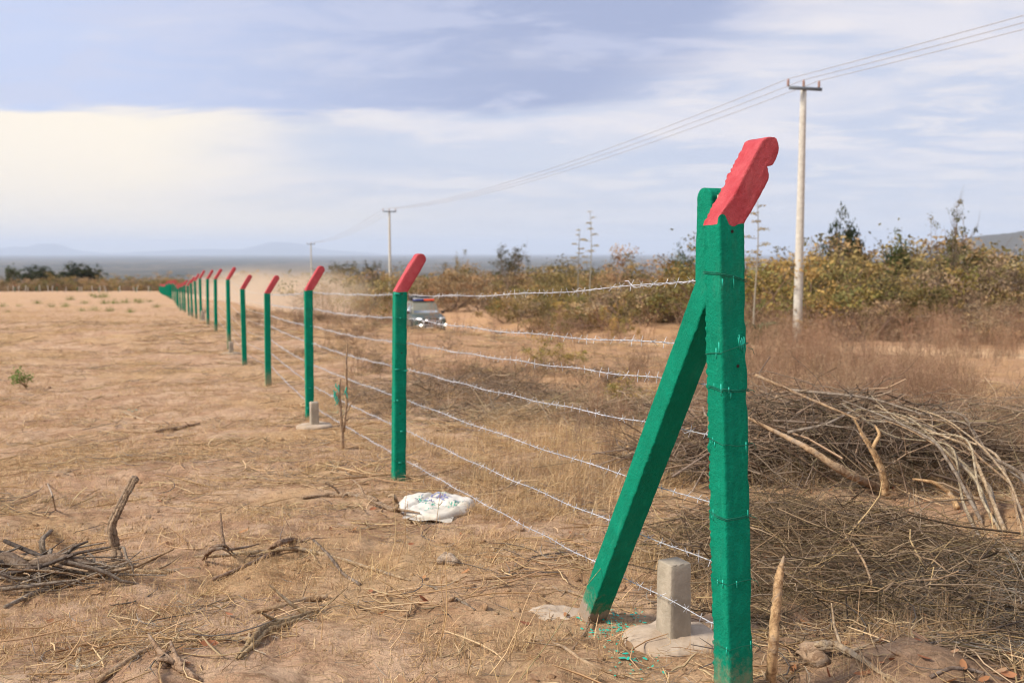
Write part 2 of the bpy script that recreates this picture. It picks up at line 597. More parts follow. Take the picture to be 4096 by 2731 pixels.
def mat_veg(t, b, out):
    a = t.new('ShaderNodeAttribute', attribute_name='tint')
    oi = t.new('ShaderNodeObjectInfo')
    hs = t.new('ShaderNodeHueSaturation')
    t.l.new(a.outputs['Color'], hs.inputs['Color'])
    t.put(hs.inputs['Hue'], t.m('ADD', 0.488, t.m('MULTIPLY', oi.outputs['Random'], 0.016)))
    wn = t.new('ShaderNodeTexWhiteNoise', noise_dimensions='1D')
    t.l.new(oi.outputs['Random'], wn.inputs['W'])
    t.put(hs.inputs['Value'], t.m('ADD', 0.8, t.m('MULTIPLY', wn.outputs['Value'], 0.42)))
    t.l.new(hs.outputs[0], b.inputs['Base Color'])
    b.inputs['Roughness'].default_value = 0.8
    b.inputs['Specular IOR Level'].default_value = 0.2
    tr = t.new('ShaderNodeBsdfTranslucent')
    t.l.new(hs.outputs[0], tr.inputs['Color'])
    mx = t.new('ShaderNodeMixShader')
    mx.inputs[0].default_value = 0.22
    t.l.new(b.outputs[0], mx.inputs[1])
    t.l.new(tr.outputs[0], mx.inputs[2])
    t.l.new(mx.outputs[0], out.inputs[0])


material('foliage', mat_veg)


def mat_wood(t, b, out):
    a = t.new('ShaderNodeAttribute', attribute_name='tint')
    co = objco(t)
    n = t.noise(co, 22, 6, 0.7, 1.5)
    n2 = t.noise(co, 140, 4, 0.7)
    n3 = t.noise(co, 9, 5, 0.65, 0.8)
    c = t.mix(t.sstep(n, 0.4, 0.62), a.outputs['Color'], (0.48, 0.42, 0.38), 'MULTIPLY')
    c = t.mix(t.m('MULTIPLY', t.sstep(n3, 0.5, 0.66), 0.55), c, (0.30, 0.255, 0.21))
    c = t.mix(t.m('MULTIPLY', t.sstep(n2, 0.52, 0.66), 0.35), c, (0.10, 0.065, 0.04))
    t.put(b.inputs['Base Color'], c)
    bump(t, b, t.m('ADD', n, n2), 1.0, 0.006)


material('wood', mat_wood)


def mat_wire(t, b, out):
    co = objco(t)
    n = t.noise(co, 3.0, 3)
    t.put(b.inputs['Base Color'], t.mix(t.sstep(n, 0.4, 0.65), (0.56, 0.56, 0.58), (0.74, 0.74, 0.76)))
    b.inputs['Metallic'].default_value = 0.35
    b.inputs['Roughness'].default_value = 0.45


material('galvanised_wire', mat_wire)
plain('painted_wire', (0.012, 0.12, 0.075), 0.5)
plain('dark_wire', (0.25, 0.25, 0.24), 0.6)
plain('alu_wire', (0.40, 0.39, 0.40), 0.6)
plain('crossarm_steel', (0.13, 0.145, 0.16), 0.6)
plain('insulator_ceramic', (0.30, 0.17, 0.12), 0.3)


# ------------------------------------------------------------------ setting: ground, plain, hills, track, haze
def polar_grid(rs, ths):
    rr, tt = np.meshgrid(rs, ths, indexing='ij')
    x = rr * np.sin(tt)
    y = rr * np.cos(tt)
    return x, y


def grid_faces(n, m_):
    i = np.arange(n - 1)[:, None] * m_
    j = np.arange(m_ - 1)[None, :]
    return np.stack([i + j, i + j + 1, i + m_ + j + 1, i + m_ + j], -1).reshape(-1, 4)


rs = [1.2]
while rs[-1] < 60:
    rs.append(rs[-1] * 1.0085)
while rs[-1] < 2200:
    rs.append(rs[-1] * 1.03)
rs = np.array(rs)
ths = np.concatenate([np.linspace(R(-180), R(-46), 40)[:-1], np.linspace(R(-46), R(46), 600), np.linspace(R(46), R(180), 40)[1:]])
gx, gy = polar_grid(rs, ths)
mb = MB()
v = np.stack([gx, gy, ground_z(gx, gy)], -1).reshape(-1, 3)
mb.add(v, grid_faces(len(rs), len(ths)))
c0 = len(v)
mb.add([(0, 0, gz(0, 0.01))])
mb.t.append(np.array([(c0, j + 1, j) for j in range(len(ths) - 1)]))
ground = mb.build('ground', MATS['dry_soil'], smooth=True)
tag(ground, 'dry sandy brown ground of the cleared field', kind='structure')

rs2 = np.concatenate([np.geomspace(900, 68000, 66)])
th2 = np.linspace(0, 2 * np.pi, 97)
px_, py_ = polar_grid(rs2, th2)
mb = MB()
mb.add(np.stack([px_, py_, -118 + 8 * vnoise(px_ / 1500, py_ / 1500, 21)], -1).reshape(-1, 3), grid_faces(66, 97))
tag(mb.build('plain', MATS['bush_plain'], smooth=True), 'distant flat bush covered plain fading into blue haze', kind='structure')


def hill(prof, D, depth, seed):
    """ridge seen at distance D; prof = [(px, py of skyline)]; built as a real hill with a front and a back slope"""
    mb = MB()
    prof = np.array(prof, float)
    n = 90
    px = np.linspace(prof[0, 0], prof[-1, 0], n)
    py = np.interp(px, prof[:, 0], prof[:, 1])
    for _ in range(3):
        py[1:-1] = (py[:-2] + 2 * py[1:-1] + py[2:]) / 4
    X = (px - 2048) / F * D
    top = CAMZ + (HY - py) / F * D + 6 * vnoise(px / 14, px * 0, seed)
    rows = []
    for k in range(-6, 7):
        f = (1 - abs(k) / 6.0) ** 1.3
        yy = D + depth * k / 6.0 + 0.12 * depth * vnoise(px / 40, px * 0 + k, seed)
        rows.append(np.stack([X, yy, -130 + (top + 130) * f], -1))
    mb.add(np.concatenate(rows), grid_faces(13, n))
    return mb.build('distant_hill', MATS['hill_scrub'], smooth=True)


tag(hill([(-500, 1012), (-150, 1000), (0, 996), (60, 985), (110, 990), (165, 975), (235, 975), (290, 996), (340, 1006), (420, 1012)], 60000, 5000, 31), 'pale blue double hill on the left horizon', kind='structure')
tag(hill([(420, 1014), (600, 1006), (720, 999), (860, 996), (960, 1000), (1050, 980), (1090, 967), (1150, 970), (1215, 976), (1290, 998), (1500, 1012)], 60500, 5000, 32), 'pale blue flat topped hill above the fence row', kind='structure')
tag(hill([(3640, 1010), (3760, 975), (3860, 950), (3960, 940), (4060, 928), (4200, 915), (4400, 905), (4700, 960), (5000, 1010)], 7500, 1500, 33), 'dark blue ridge at the right edge behind the bushes', kind='structure')

# the dirt track: a sheet just above the ground with uneven edges
tv = []
tang = np.gradient(RC, axis=0)
tang /= np.linalg.norm(tang, axis=1)[:, None]
nrm = np.stack([tang[:, 1], -tang[:, 0]], 1)
K = 9
for k in range(K):
    u = (k / (K - 1) - 0.5) * 2
    hw = 2.7 + (1.4 * vnoise(RC[:, 1] / 3.1, RC[:, 0] / 3.1, 40 + (u > 0)) if abs(u) > 0.9 else 0)
    p = RC + nrm * (u * hw)[:, None] if np.ndim(hw) else RC + nrm * u * hw
    zz_ = ground_z(p[:, 0], p[:, 1], False) + 0.035 - 0.05 * abs(u) ** 4 - 0.02 * math.exp(-((abs(u) - 0.5) / 0.15) ** 2)
    tv.append(np.column_stack([p, zz_]))
mb = MB()
mb.add(np.concatenate(tv), grid_faces(K, 300))
tag(mb.build('dirt_track', MATS['track_dirt'], smooth=True), 'sandy dirt track running beside the fence', kind='structure')


def volume_mat(name, density, color, aniso=0.0, fn=None):
    m = bpy.data.materials.new(name)
    m.use_nodes = True
    t = NT(m.node_tree)
    t.n.clear()
    out = t.new('ShaderNodeOutputMaterial')
    pv = t.new('ShaderNodeVolumePrincipled')
    pv.inputs['Color'].default_value = (*color, 1)
    pv.inputs['Anisotropy'].default_value = aniso
    pv.inputs['Density'].default_value = density
    if fn:
        t.put(pv.inputs['Density'], fn(t))
    t.l.new(pv.outputs[0], out.inputs['Volume'])
    return m


mb = MB()
mb.box((0, 0, 300), (72000, 72000, 435))
haze = mb.build('haze', volume_mat('haze_air', 3.7e-5, (0.73, 0.83, 1.0)))
tag(haze, 'pale blue haze in the air', kind='stuff')


# ------------------------------------------------------------------ fence posts
FROT = math.atan(-FB)
FDIR = np.array((FB, 1.0)) / math.hypot(FB, 1)       # along the fence, away from the camera
FOUT = np.array((FDIR[1], -FDIR[0]))                 # towards the track


def perim(n):
    """points round a slightly chamfered unit square"""
    out = []
    e = 0.93
    for (a, b) in (((-1, -1), (1, -1)), ((1, -1), (1, 1)), ((1, 1), (-1, 1)), ((-1, 1), (-1, -1))):
        for i in range(n):
            t = -e + 2 * e * i / (n - 1)
            mx, my = (a[0] + b[0]) / 2, (a[1] + b[1]) / 2
            ddx, ddy = (b[0] - a[0]) / 2, (b[1] - a[1]) / 2
            out.append((mx + ddx * t, my + ddy * t))
    return np.array(out)


def post_parts(h, L=0.40, th=R(31), w=0.104, n=3, nz=8, rough=0.001, seed=0, split=True, ragged=0.0, notch=False, hump=False, base=-0.35, rtip=None):
    """returns (shaft MB, arm MB): a square concrete post with a bent, round ended arm (x = outward, y = along the fence)"""
    pr = perim(n)
    K = len(pr)
    a = w / 2
    r = rtip or a * 0.92
    sz = np.linspace(base, h, nz * 4)
    asz = np.concatenate([np.linspace(0, L - r, max(3, nz)), L - r + r * np.sin(np.linspace(0, np.pi / 2, 9)[1:] * 0.985)])

    def ring(c, rd, hw, sv, jz):
        jit = vnoise(np.arange(K) * 0.45 + seed, np.full(K, sv * 9 + seed * 3), 50) * 1.2 * rough
        jit2 = vnoise(np.arange(K) * 0.9, np.full(K, sv * 85 + seed), 51) * 1.1 * rough
        sc = 1 + (jit + jit2) / a
        pu = pr[:, 0] * hw * sc
        pd = pr[:, 1] * a * sc
        if ragged:
            k = np.exp(-((pr[:, 0] + 1) ** 2 + (pr[:, 1] - 1) ** 2) / 0.12)
            rg = ragged * (0.35 + 1.0 * vnoise(np.full(K, sv * 40), np.arange(K) * 0.3, 52) + 1.9 * vnoise(np.full(K, sv * 110), np.arange(K) * .6, 53))
            pu = pu - k * rg * (hw / a)
            k2 = np.exp(-((pr[:, 0] - 1) ** 2 + (pr[:, 1] + 1) ** 2) / 0.03)
            pu = pu - k2 * np.maximum(0, vnoise(np.full(K, sv * 14), np.zeros(K), 54)) * 0.018
        x = c[0] + rd[0] * pu
        z = c[1] + rd[1] * pu + jz
        return np.stack([x, pd, z], -1)

    wave = 0.006 * 2 * vnoise(pr[:, 0] * 1.6 + seed, pr[:, 1] * 1.6, 60) + 0.002 * vnoise(pr[:, 0] * 6 + seed, pr[:, 1] * 6, 61)
    if hump:
        fr = (pr[:, 1] < -0.9)
        wave = wave + fr * (0.036 * np.exp(-((pr[:, 0] + 0.70) / 0.36) ** 4) - 0.010 * np.exp(-((pr[:, 0] - 0.15) / 0.3) ** 2))
    q = grid_faces(2, K)
    jj = np.arange(K)

    def faces(nr):
        i = np.arange(nr - 1)[:, None] * K
        j = jj[None, :]
        j2 = (j + 1) % K
        return np.stack([i + j, i + j2, i + K + j2, i + K + j], -1).reshape(-1, 4)
    sh, ar = MB(), MB()
    rows = []
    for z in sz:
        f = smooth(np.array([z]), h - 0.12, h)[0]
        rows.append(ring((0, z), (1, 0), a, z, wave * f))
    vs = np.concatenate(rows)
    sh.add(vs, faces(len(rows)), [(0, i + 1, i) for i in range(1, K - 1)])
    rows = []
    for s_ in asz:
        f = s_ / L
        ang = th * min(1, 0.35 + f * 1.1)
        c = (math.sin(th) * s_, h + math.cos(th) * s_)
        if s_ == 0:
            rd = (1, 0)
        else:
            g_ = min(1.0, s_ / (0.16))
            rd = (math.cos(th * g_), -math.sin(th * g_))
        hw = a * (1 - 0.06 * min(1, s_ / 0.1))
        if s_ > L - r:
            hw = math.sqrt(max(1e-6, r * r - (s_ - (L - r)) ** 2)) * hw / r
        rr_ = ring(c, rd, hw, 3.1 + s_, wave * max(0, 1 - s_ / 0.1))
        if notch:
            kx = np.clip(pr[:, 0], 0, 1)
            d = 0.022 * math.exp(-((s_ - (L - 2.25 * r)) / 0.016) ** 2) + 0.010 * (s_ > L - 2.25 * r)
            rr_[:, 0] -= kx * d * rd[0]
            rr_[:, 2] -= kx * d * rd[1]
        rows.append(rr_)
    va = np.concatenate(rows)
    last = (len(rows) - 1) * K
    ar.add(va, faces(len(rows)), [(last, last + i, last + i + 1) for i in range(1, K - 1)])
    return sh, ar


POSTS = [(3.59, 1.66, 1.76), (8.42, 2.05, 1.72), (13.2, 2.36, 1.86), (17.9, 2.30, 1.57), (22.4, 2.57, 1.75), (26.8, 2.54, 1.82), (32.1, 2.40, 1.55), (36.5, 2.6, 1.64),
         (41.5, 2.82, 1.75), (45.9, 3.0, 1.70), (50.4, 3.26, 1.72), (54.8, 3.44, 1.63), (60.7, 3.62, 1.63), (64.5, 3.7, 1.5), (70, 4.05, 1.62), (75.1, 4.27, 1.55),
         (79.5, 4.29, 1.55), (84.6, 4.28, 1.58), (91, 4.49, 1.69), (98.4, 4.65, 1.6)]
yy = 103.0
while yy < 238:
    POSTS.append((yy, float(np.interp(yy, DT[:, 0], DT[:, 1])) + random.uniform(-.1, .1), random.uniform(1.48, 1.7)))
    yy += 4.55 + random.uniform(-.4, .4)
TILT = {0: (-R(2.7), 0), 1: (R(1.0), 0), 2: (R(0.4), 0), 3: (R(0.6), 0), 4: (R(-0.3), 0)}


def square_loop(mb, z, w, slant=0.0, r=0.0013, seed=0, k=4, turns=1):
    pts = []
    a = w / 2 + r + 0.0012
    for tt in range(turns):
        for i, (x, y) in enumerate(((-a, -a), (0, -a * 1.02), (a, -a), (a * 1.02, 0), (a, a), (-a, a), (-a * 1.02, 0), (-a, -a))):
            pts.append((x, y, z + slant * (x - 0.3 * y) / a + 0.004 * math.sin(i * 2.1 + seed) + tt * 0.006))
    mb.tube(pts, r, k)


HF = {0: (1.02, 0.89, 0.755, 0.66, 0.55, 0.40, 0.265, 0.125)}
STR = (0.985, 0.87, 0.745, 0.62, 0.465, 0.31, 0.16)      # strand heights on an ordinary post
STR1 = (0.895, 0.75, 0.665, 0.555, 0.40, 0.265, 0.125)   # on the corner post
ordinal = ['corner', 'second', 'third', 'fourth', 'fifth', 'sixth', 'seventh', 'eighth', 'ninth', 'tenth', 'eleventh', 'twelfth']
GRP = 'green concrete posts with red bent tips along the fence line'
post_pos = []
protos = []
for i in range(4):
    sh, ar = post_parts(1.6, 0.38, n=2, nz=5, seed=i + 20)
    protos.append((sh.mesh('shaft', MATS['green_paint']), ar.mesh('red_arm', MATS['red_paint']), 1.6))
for i, (Y, d, h) in enumerate(POSTS):
    X = FA + FB * Y
    zb = CAMZ - d
    tx, ty = TILT.get(i, (R(random.uniform(-0.9, 0.9)), R(random.uniform(-.5, .5))))
    e = empty('fence_post', (X, Y, zb), 0, group=GRP)
    if i == 0:
        # tilt about the kink so the head stays where it is seen
        X += math.tan(-tx) * 0.9 * FOUT[0] + 0.014
    e.rotation_euler = Matrix.Rotation(FROT, 4, 'Z').to_3x3().to_4x4().to_euler()
    M_ = Matrix.Rotation(FROT, 4, 'Z') @ Matrix.Rotation(tx, 4, 'Y') @ Matrix.Rotation(ty, 4, 'X')
    e.rotation_euler = M_.to_euler()
    e.location = (X, Y, zb)
    post_pos.append((X, Y, zb, h, M_))
    if i == 0:
        sh, ar = post_parts(h, 0.35, R(33), n=14, nz=56, rough=0.0013, seed=3, ragged=0.006, notch=True, hump=True, base=-0.4)
        sh.build('shaft', MATS['green_paint'], e, smooth=True)
        ar.build('red_arm', MATS['red_paint'], e, smooth=True)
    elif i < 5:
        sh, ar = post_parts(h, 0.37, R(31), n=7, nz=16, rough=0.0016, seed=i * 3 + 5, ragged=0.003 if i < 3 else 0, hump=False)
        sh.build('shaft', MATS['green_paint'], e, smooth=True)
        ar.build('red_arm', MATS['red_paint'], e, smooth=True)
    else:
        sm, am, h0 = protos[i % 4]
        for nm, me in (('shaft', sm), ('red_arm', am)):
            o = bpy.data.objects.new(nm, me)
            COL.objects.link(o)
            o.parent = e
            o.location.z = h - h0
    if i < 3:
        for k, f in enumerate(STR1 if i == 0 else STR):
            mb = MB()
            square_loop(mb, h * f, 0.106, slant=random.uniform(-.012, .012) if i else (-0.014, 0.016, -0.004, -0.008, -0.002, 0.002, 0.003)[k], seed=k, turns=2 if i == 0 and k in (0, 2, 4) else 1)
            if i == 0:
                # twisted tail of the tie
                a = 0.055
                mb.tube([(a, -a, h * f), (a + 0.012, -a - 0.008, h * f - 0.004), (a + .022, -a - .004, h * f - 0.012 * (1 + k % 2))], 0.0012, 4)
            mb.build('tie_wire', MATS['painted_wire'], e, smooth=True)
        # brush strokes of fresh turquoise left round the ties
        rr = random.Random(i + 4)
        for f in (STR1 if i == 0 else STR):
            if i == 1 and rr.random() < .3:
                continue
            for s_ in range(rr.randint(1, 5) if i == 0 else rr.randint(1, 2)):
                face = rr.random()
                ww = rr.uniform(0.0012, 0.0030) if i == 0 else rr.uniform(0.004, 0.02)
                hh = rr.uniform(0.006, 0.022) if i == 0 else rr.uniform(0.004, 0.009)
                z = h * f + rr.uniform(-0.02, 0.012)
                c = rr.uniform(-0.045, 0.045)
                if face < 0.6:
                    mb = MB()
                    mb.box((c, -0.0534, z), (ww, 0.0012, hh))
                else:
                    mb = MB()
                    mb.box((-0.0534, c, z), (0.0012, ww, hh))
                mb.build('paint_streak', MATS['turquoise_paint'], e)
        if i == 0:
            for s_ in range(6):
                mb = MB()
                mb.box((0.018 + s_ * 0.0048, -0.0536, h * 0.755 + 0.006 + rr.uniform(-.008, .008)), (0.0012, 0.0014, rr.uniform(0.016, 0.034)), rot=Matrix.Rotation(R(-8), 3, 'Y'))
                mb.build('paint_streak', MATS['turquoise_paint'], e)
        hs = {0: [(0.0, h * 1.0 - 0.025), (0.012, h * 0.715)], 1: [(0.005, h - 0.015), (0.006, h * .70), (-.003, h * .40)], 2: [(0, h * .8)]}[i]
        for (cx, cz) in hs:
            th_ = np.linspace(0, 2 * np.pi, 9)[:-1]
            mb = MB()
            mb.add([(cx + 0.0062 * math.cos(t_), -0.0545, cz + 0.0062 * math.sin(t_)) for t_ in th_] + [(cx, -0.0545, cz)], None, [(j, (j + 1) % 8, 8) for j in range(8)])
            mb.build('bolt_hole', plain('hole_shadow', (0.03, 0.02, 0.018), 1.0), e)
    if i == 0:
        lab = 'large corner fence post in the foreground, green with a chipped red bent tip'
    elif i == 1:
        lab = 'green fence post with red tip beside the white sack, second from the corner'
    elif i == 2:
        lab = 'green fence post with a short concrete stub at its foot, third from the corner'
    elif i == 5:
        lab = 'green post with red tip and a small stub at its foot, sixth from the corner'
    elif i < 12:
        lab = 'green fence post with red bent tip, %s from the corner post' % ordinal[i]
    else:
        lab = 'green post with red tip in the crowded far end of the fence row'
    tag(e, lab, 'fence post')

# the leaning brace of the corner post: the same kind of post, all green, its bent end upright against the corner post
X0, Y0, Z0, H0, M0 = post_pos[0]
foot = G(2368, 2462)
top = Vector((X0, Y0, Z0 + 1.545)) + Vector((FDIR[0], FDIR[1], 0)) * 0.115 - Vector((FOUT[0], FOUT[1], 0)) * 0.012
top.x -= 0.034
top.z -= 0.025
axis = (top - foot)
Lb = axis.length
zax = axis.normalized()
lean = math.acos(zax.z)
yb = -Vector((FOUT[0], FOUT[1], 0))
xb = yb.cross(zax).normalized()
yb = zax.cross(xb).normalized()
if xb.dot(Vector((FDIR[0], FDIR[1], 0))) < 0:
    xb, yb = -xb, -yb
Mb = Matrix((xb, yb, zax)).transposed().to_4x4()
Mb.translation = foot
br = empty('brace_post', (0, 0, 0), label='green leaning brace post propped against the corner post', cat='brace post')
br.matrix_world = Mb
sh, ar = post_parts(Lb, 0.375, lean * 0.97, n=12, nz=48, rough=0.0014, seed=17, ragged=0.004, base=-0.12, rtip=0.035)
sh.build('shaft', MATS['green_paint_worn_foot'], br, smooth=True)
ar.build('upright_arm', MATS['green_paint'], br, smooth=True)
mb = MB()
# broken bare concrete patch near the top end
for k in range(26):
    z_ = Lb + 0.20 + 0.15 * random.random()
    zl = z_ - Lb
    cx_ = math.tan(lean * .97) * zl * 0.98
    rp_ = Matrix.Rotation(lean * .97, 3, 'Y')
    q_ = Vector((math.sin(lean * .97) * zl, 0, Lb + math.cos(lean * .97) * zl)) + rp_ @ Vector((-0.0475, random.uniform(-.04, .02), 0))
    mb.box(tuple(q_), (.005, random.uniform(.006, .014), random.uniform(.008, .016)), rot=rp_)
mb.build('bare_patch', MATS['concrete'], br)

# barbed wire strands
names = ['topmost barbed wire strand with a loose frayed end near the brace', 'second barbed wire strand from the top of the fence', 'third barbed wire strand from the top of the fence',
         'middle barbed wire strand, fourth from the top', 'fifth barbed wire strand from the top of the fence', 'barbed wire strand next above the lowest one', 'lowest barbed wire strand of the fence, nearest the ground']


def post_point(i, f):
    X, Y, z, h, M_ = post_pos[i]
    p = M_ @ Vector((0.058, 0, h * f))
    return np.array((X + p.x, Y + p.y, z + p.z))


for k in range(7):
    cable, barbs = MB(), MB()
    rr = random.Random(k + 90)
    e = empty('barbed_wire', tuple(post_point(0, STR1[k])), label=names[k], cat='barbed wire', group='barbed wire strands of the fence')
    org = post_point(0, STR1[k])
    coarse = []
    for i in range(len(post_pos) - 1):
        a = post_point(i, STR1[k] if i == 0 else STR[k])
        b = post_point(i + 1, STR[k])
        n = 60 if i < 3 else 6
        sag = rr.uniform(0.01, 0.03) + (0.02 if k in (0, 1) and i == 0 else 0)
        t_ = np.linspace(0, 1, n + 1)
        p = a[None] * (1 - t_[:, None]) + b[None] * t_[:, None]
        p[:, 2] -= sag * 4 * t_ * (1 - t_)
        if i < 3:
            p[1:-1, 2] += 0.004 * np.sin(t_[1:-1] * rr.uniform(20, 50) + rr.random() * 6)
            dd = b - a
            L_ = np.linalg.norm(dd)
            dd /= L_
            u_ = np.cross(dd, (0, 0, 1.))
            u_ /= np.linalg.norm(u_)
            v_ = np.cross(u_, dd)
            tt = np.linspace(0, 1, int(L_ / 0.03))
            pf = np.stack([np.interp(tt, t_, p[:, c]) for c in range(3)], 1)
            ph = tt * L_ / 0.075 * 2 * np.pi
            off = 0.0019 * (u_[None] * np.cos(ph)[:, None] + v_[None] * np.sin(ph)[:, None])
            rw = 0.0015 if i == 0 else 0.0019
            cable.tube(pf + off - org, rw, 4)
            cable.tube(pf - off - org, rw, 4)
            s_ = 0.05
            while s_ < L_ - 0.04:
                c = np.array([np.interp(s_ / L_, t_, p[:, j]) for j in range(3)]) - org
                ang = rr.random() * 6.28
                for q_ in range(2):
                    an = ang + q_ * rr.uniform(0.8, 2.2)
                    w_ = u_ * math.cos(an) + v_ * math.sin(an)
                    l_ = rr.uniform(0.016, 0.027)
                    tl = rr.uniform(-0.7, 0.7)
                    barbs.tube([c - (w_ + dd * tl) * l_, c, c + (w_ - dd * tl * .3) * l_], [0.0010, 0.0019, 0.0010], 3)
                # the wrap of the barb
                barbs.tube([c - dd * 0.005, c + dd * 0.005], 0.0038, 5)
                s_ += rr.uniform(0.085, 0.115)
        else:
            coarse.append(p)
    if k == 0:
        a, b = post_point(0, STR1[0]), post_point(1, STR[0])
        # frayed second end twisted back along the strand
        dd = (b - a) / np.linalg.norm(b - a)
        pts = [a + dd * s_ + np.array((0, 0, 0.004 * math.sin(s_ * 60) - 0.04 * 4 * (s_ / 4.8) * (1 - s_ / 4.8))) for s_ in np.linspace(0.05, 0.85, 24)]
        pts += [pts[-1] + dd * 0.03 + np.array((0, 0, 0.014)), pts[-1] + dd * 0.05 + np.array((0, 0, .026)), pts[-1] + dd * .085 + np.array((0, 0, .027))]
        cable.tube(np.array(pts) - org, 0.0018, 4)
    cp = np.concatenate([c[:-1] for c in coarse] + [coarse[-1][-1:]])
    cable.tube(cp - org, np.interp(cp[:, 1], [13, 60, 240], [0.003, 0.004, 0.006]), 3)
    cable.build('cable', MATS['galvanised_wire'], e)
    ob = barbs.build('barbs', MATS['galvanised_wire'], e)
    ob['kind'] = 'stuff'


# concrete stubs standing in footings
def stub(px, py, h, w, rot, fr, label, fh=0.06, parts=True):
    p = G(px, py)
    e = empty('concrete_stub', p, rot, label, 'concrete stub', 'short grey concrete stubs at the feet of fence posts')
    mb = MB()
    pr = perim(6)
    rows = []
    for z in np.linspace(-0.1, h, 16):
        j = 1 + 0.05 * vnoise(np.arange(24) * .5, np.full(24, z * 18), 71)
        rows.append(np.column_stack([pr[:, 0] * w / 2 * j * (1.06 - 0.08 * z / h), pr[:, 1] * w / 2 * j * (1.06 - 0.08 * z / h), np.full(24, z) + (0.006 * vnoise(np.arange(24) * .5, np.zeros(24), 5) if z > h - .01 else 0)]))
    rows.append(np.column_stack([pr[:, 0] * w * .46, pr[:, 1] * w * .46, np.full(24, h + 0.003)]))
    i = np.arange(16)[:, None] * 24
    j = np.arange(24)[None]
    q = np.stack([i + j, i + (j + 1) % 24, i + 24 + (j + 1) % 24, i + 24 + j], -1).reshape(-1, 4)
    mb.add(np.concatenate(rows), q, [(16 * 24, 16 * 24 + a, 16 * 24 + a + 1) for a in range(1, 23)])
    mb.build('block', MATS['concrete'], e)
    footing(e, fr, fh)
    return p


def footing(e, fr, fh, name='footing', oval=1.0):
    mb = MB()
    n = 36
    rows = []
    for (rr_, z) in ((1.06, -0.08), (1.03, fh * 0.35), (0.97, fh * 0.8), (0.86, fh * 1.0), (0.6, fh * 1.05), (0.3, fh * 1.1), (0.02, fh * 1.12)):
        th_ = np.arange(n) * 2 * np.pi / n
        k = rr_ * fr * (1 + 0.30 * vnoise(np.cos(th_) * 1.6 + 5, np.sin(th_) * 1.6 + 3, 80) + .10 * vnoise(np.cos(th_) * 6 + 5, np.sin(th_) * 6 + 3, 82))
        zz = z + 0.022 * vnoise(np.cos(th_) * 3 * rr_ + fr * 40, np.sin(th_) * 3 * rr_, 81) + .008 * vnoise(np.cos(th_) * 9 * rr_, np.sin(th_) * 9 * rr_, 83)
        rows.append(np.column_stack([k * np.cos(th_), k * np.sin(th_) * oval, zz]))
    i = np.arange(len(rows) - 1)[:, None] * n
    j = np.arange(n)[None]
    q = np.stack([i + j, i + (j + 1) % n, i + n + (j + 1) % n, i + n + j], -1).reshape(-1, 4)
    mb.add(np.concatenate(rows), q)
    return mb.build(name, MATS['pale_concrete'], e, smooth=True)


stub(2692, 2580, 0.375, 0.108, FROT + R(6), 0.205, 'nearest concrete stub standing in a round footing beside the corner post', 0.05)
stub(1258, 1705, 0.30, 0.10, FROT, 0.20, 'concrete stub at the foot of the third fence post', 0.03)
stub(925, 1418, 0.30, 0.11, FROT, 0.22, 'small concrete stub at the foot of the sixth fence post', 0.03)
stub(812, 1284, 0.42, 0.16, FROT, 0.2, 'distant concrete stub between the eighth and ninth fence posts', 0.03)
stub(766, 1266, 0.45, 0.16, FROT, 0.2, 'tiny pale stub beside the eleventh fence post', 0.03)
stub(730, 1238, 0.45, 0.16, FROT, 0.2, 'tiny pale stub farthest down the fence row', 0.03)
p = foot
e = empty('brace_footing', (p.x - 0.15, p.y + 0.07, gz(p.x - 0.15, p.y + .07)), 0, 'pale round concrete footing under the foot of the brace', 'footing')
footing(e, 0.14, 0.012, 'concrete_pad', 0.8)

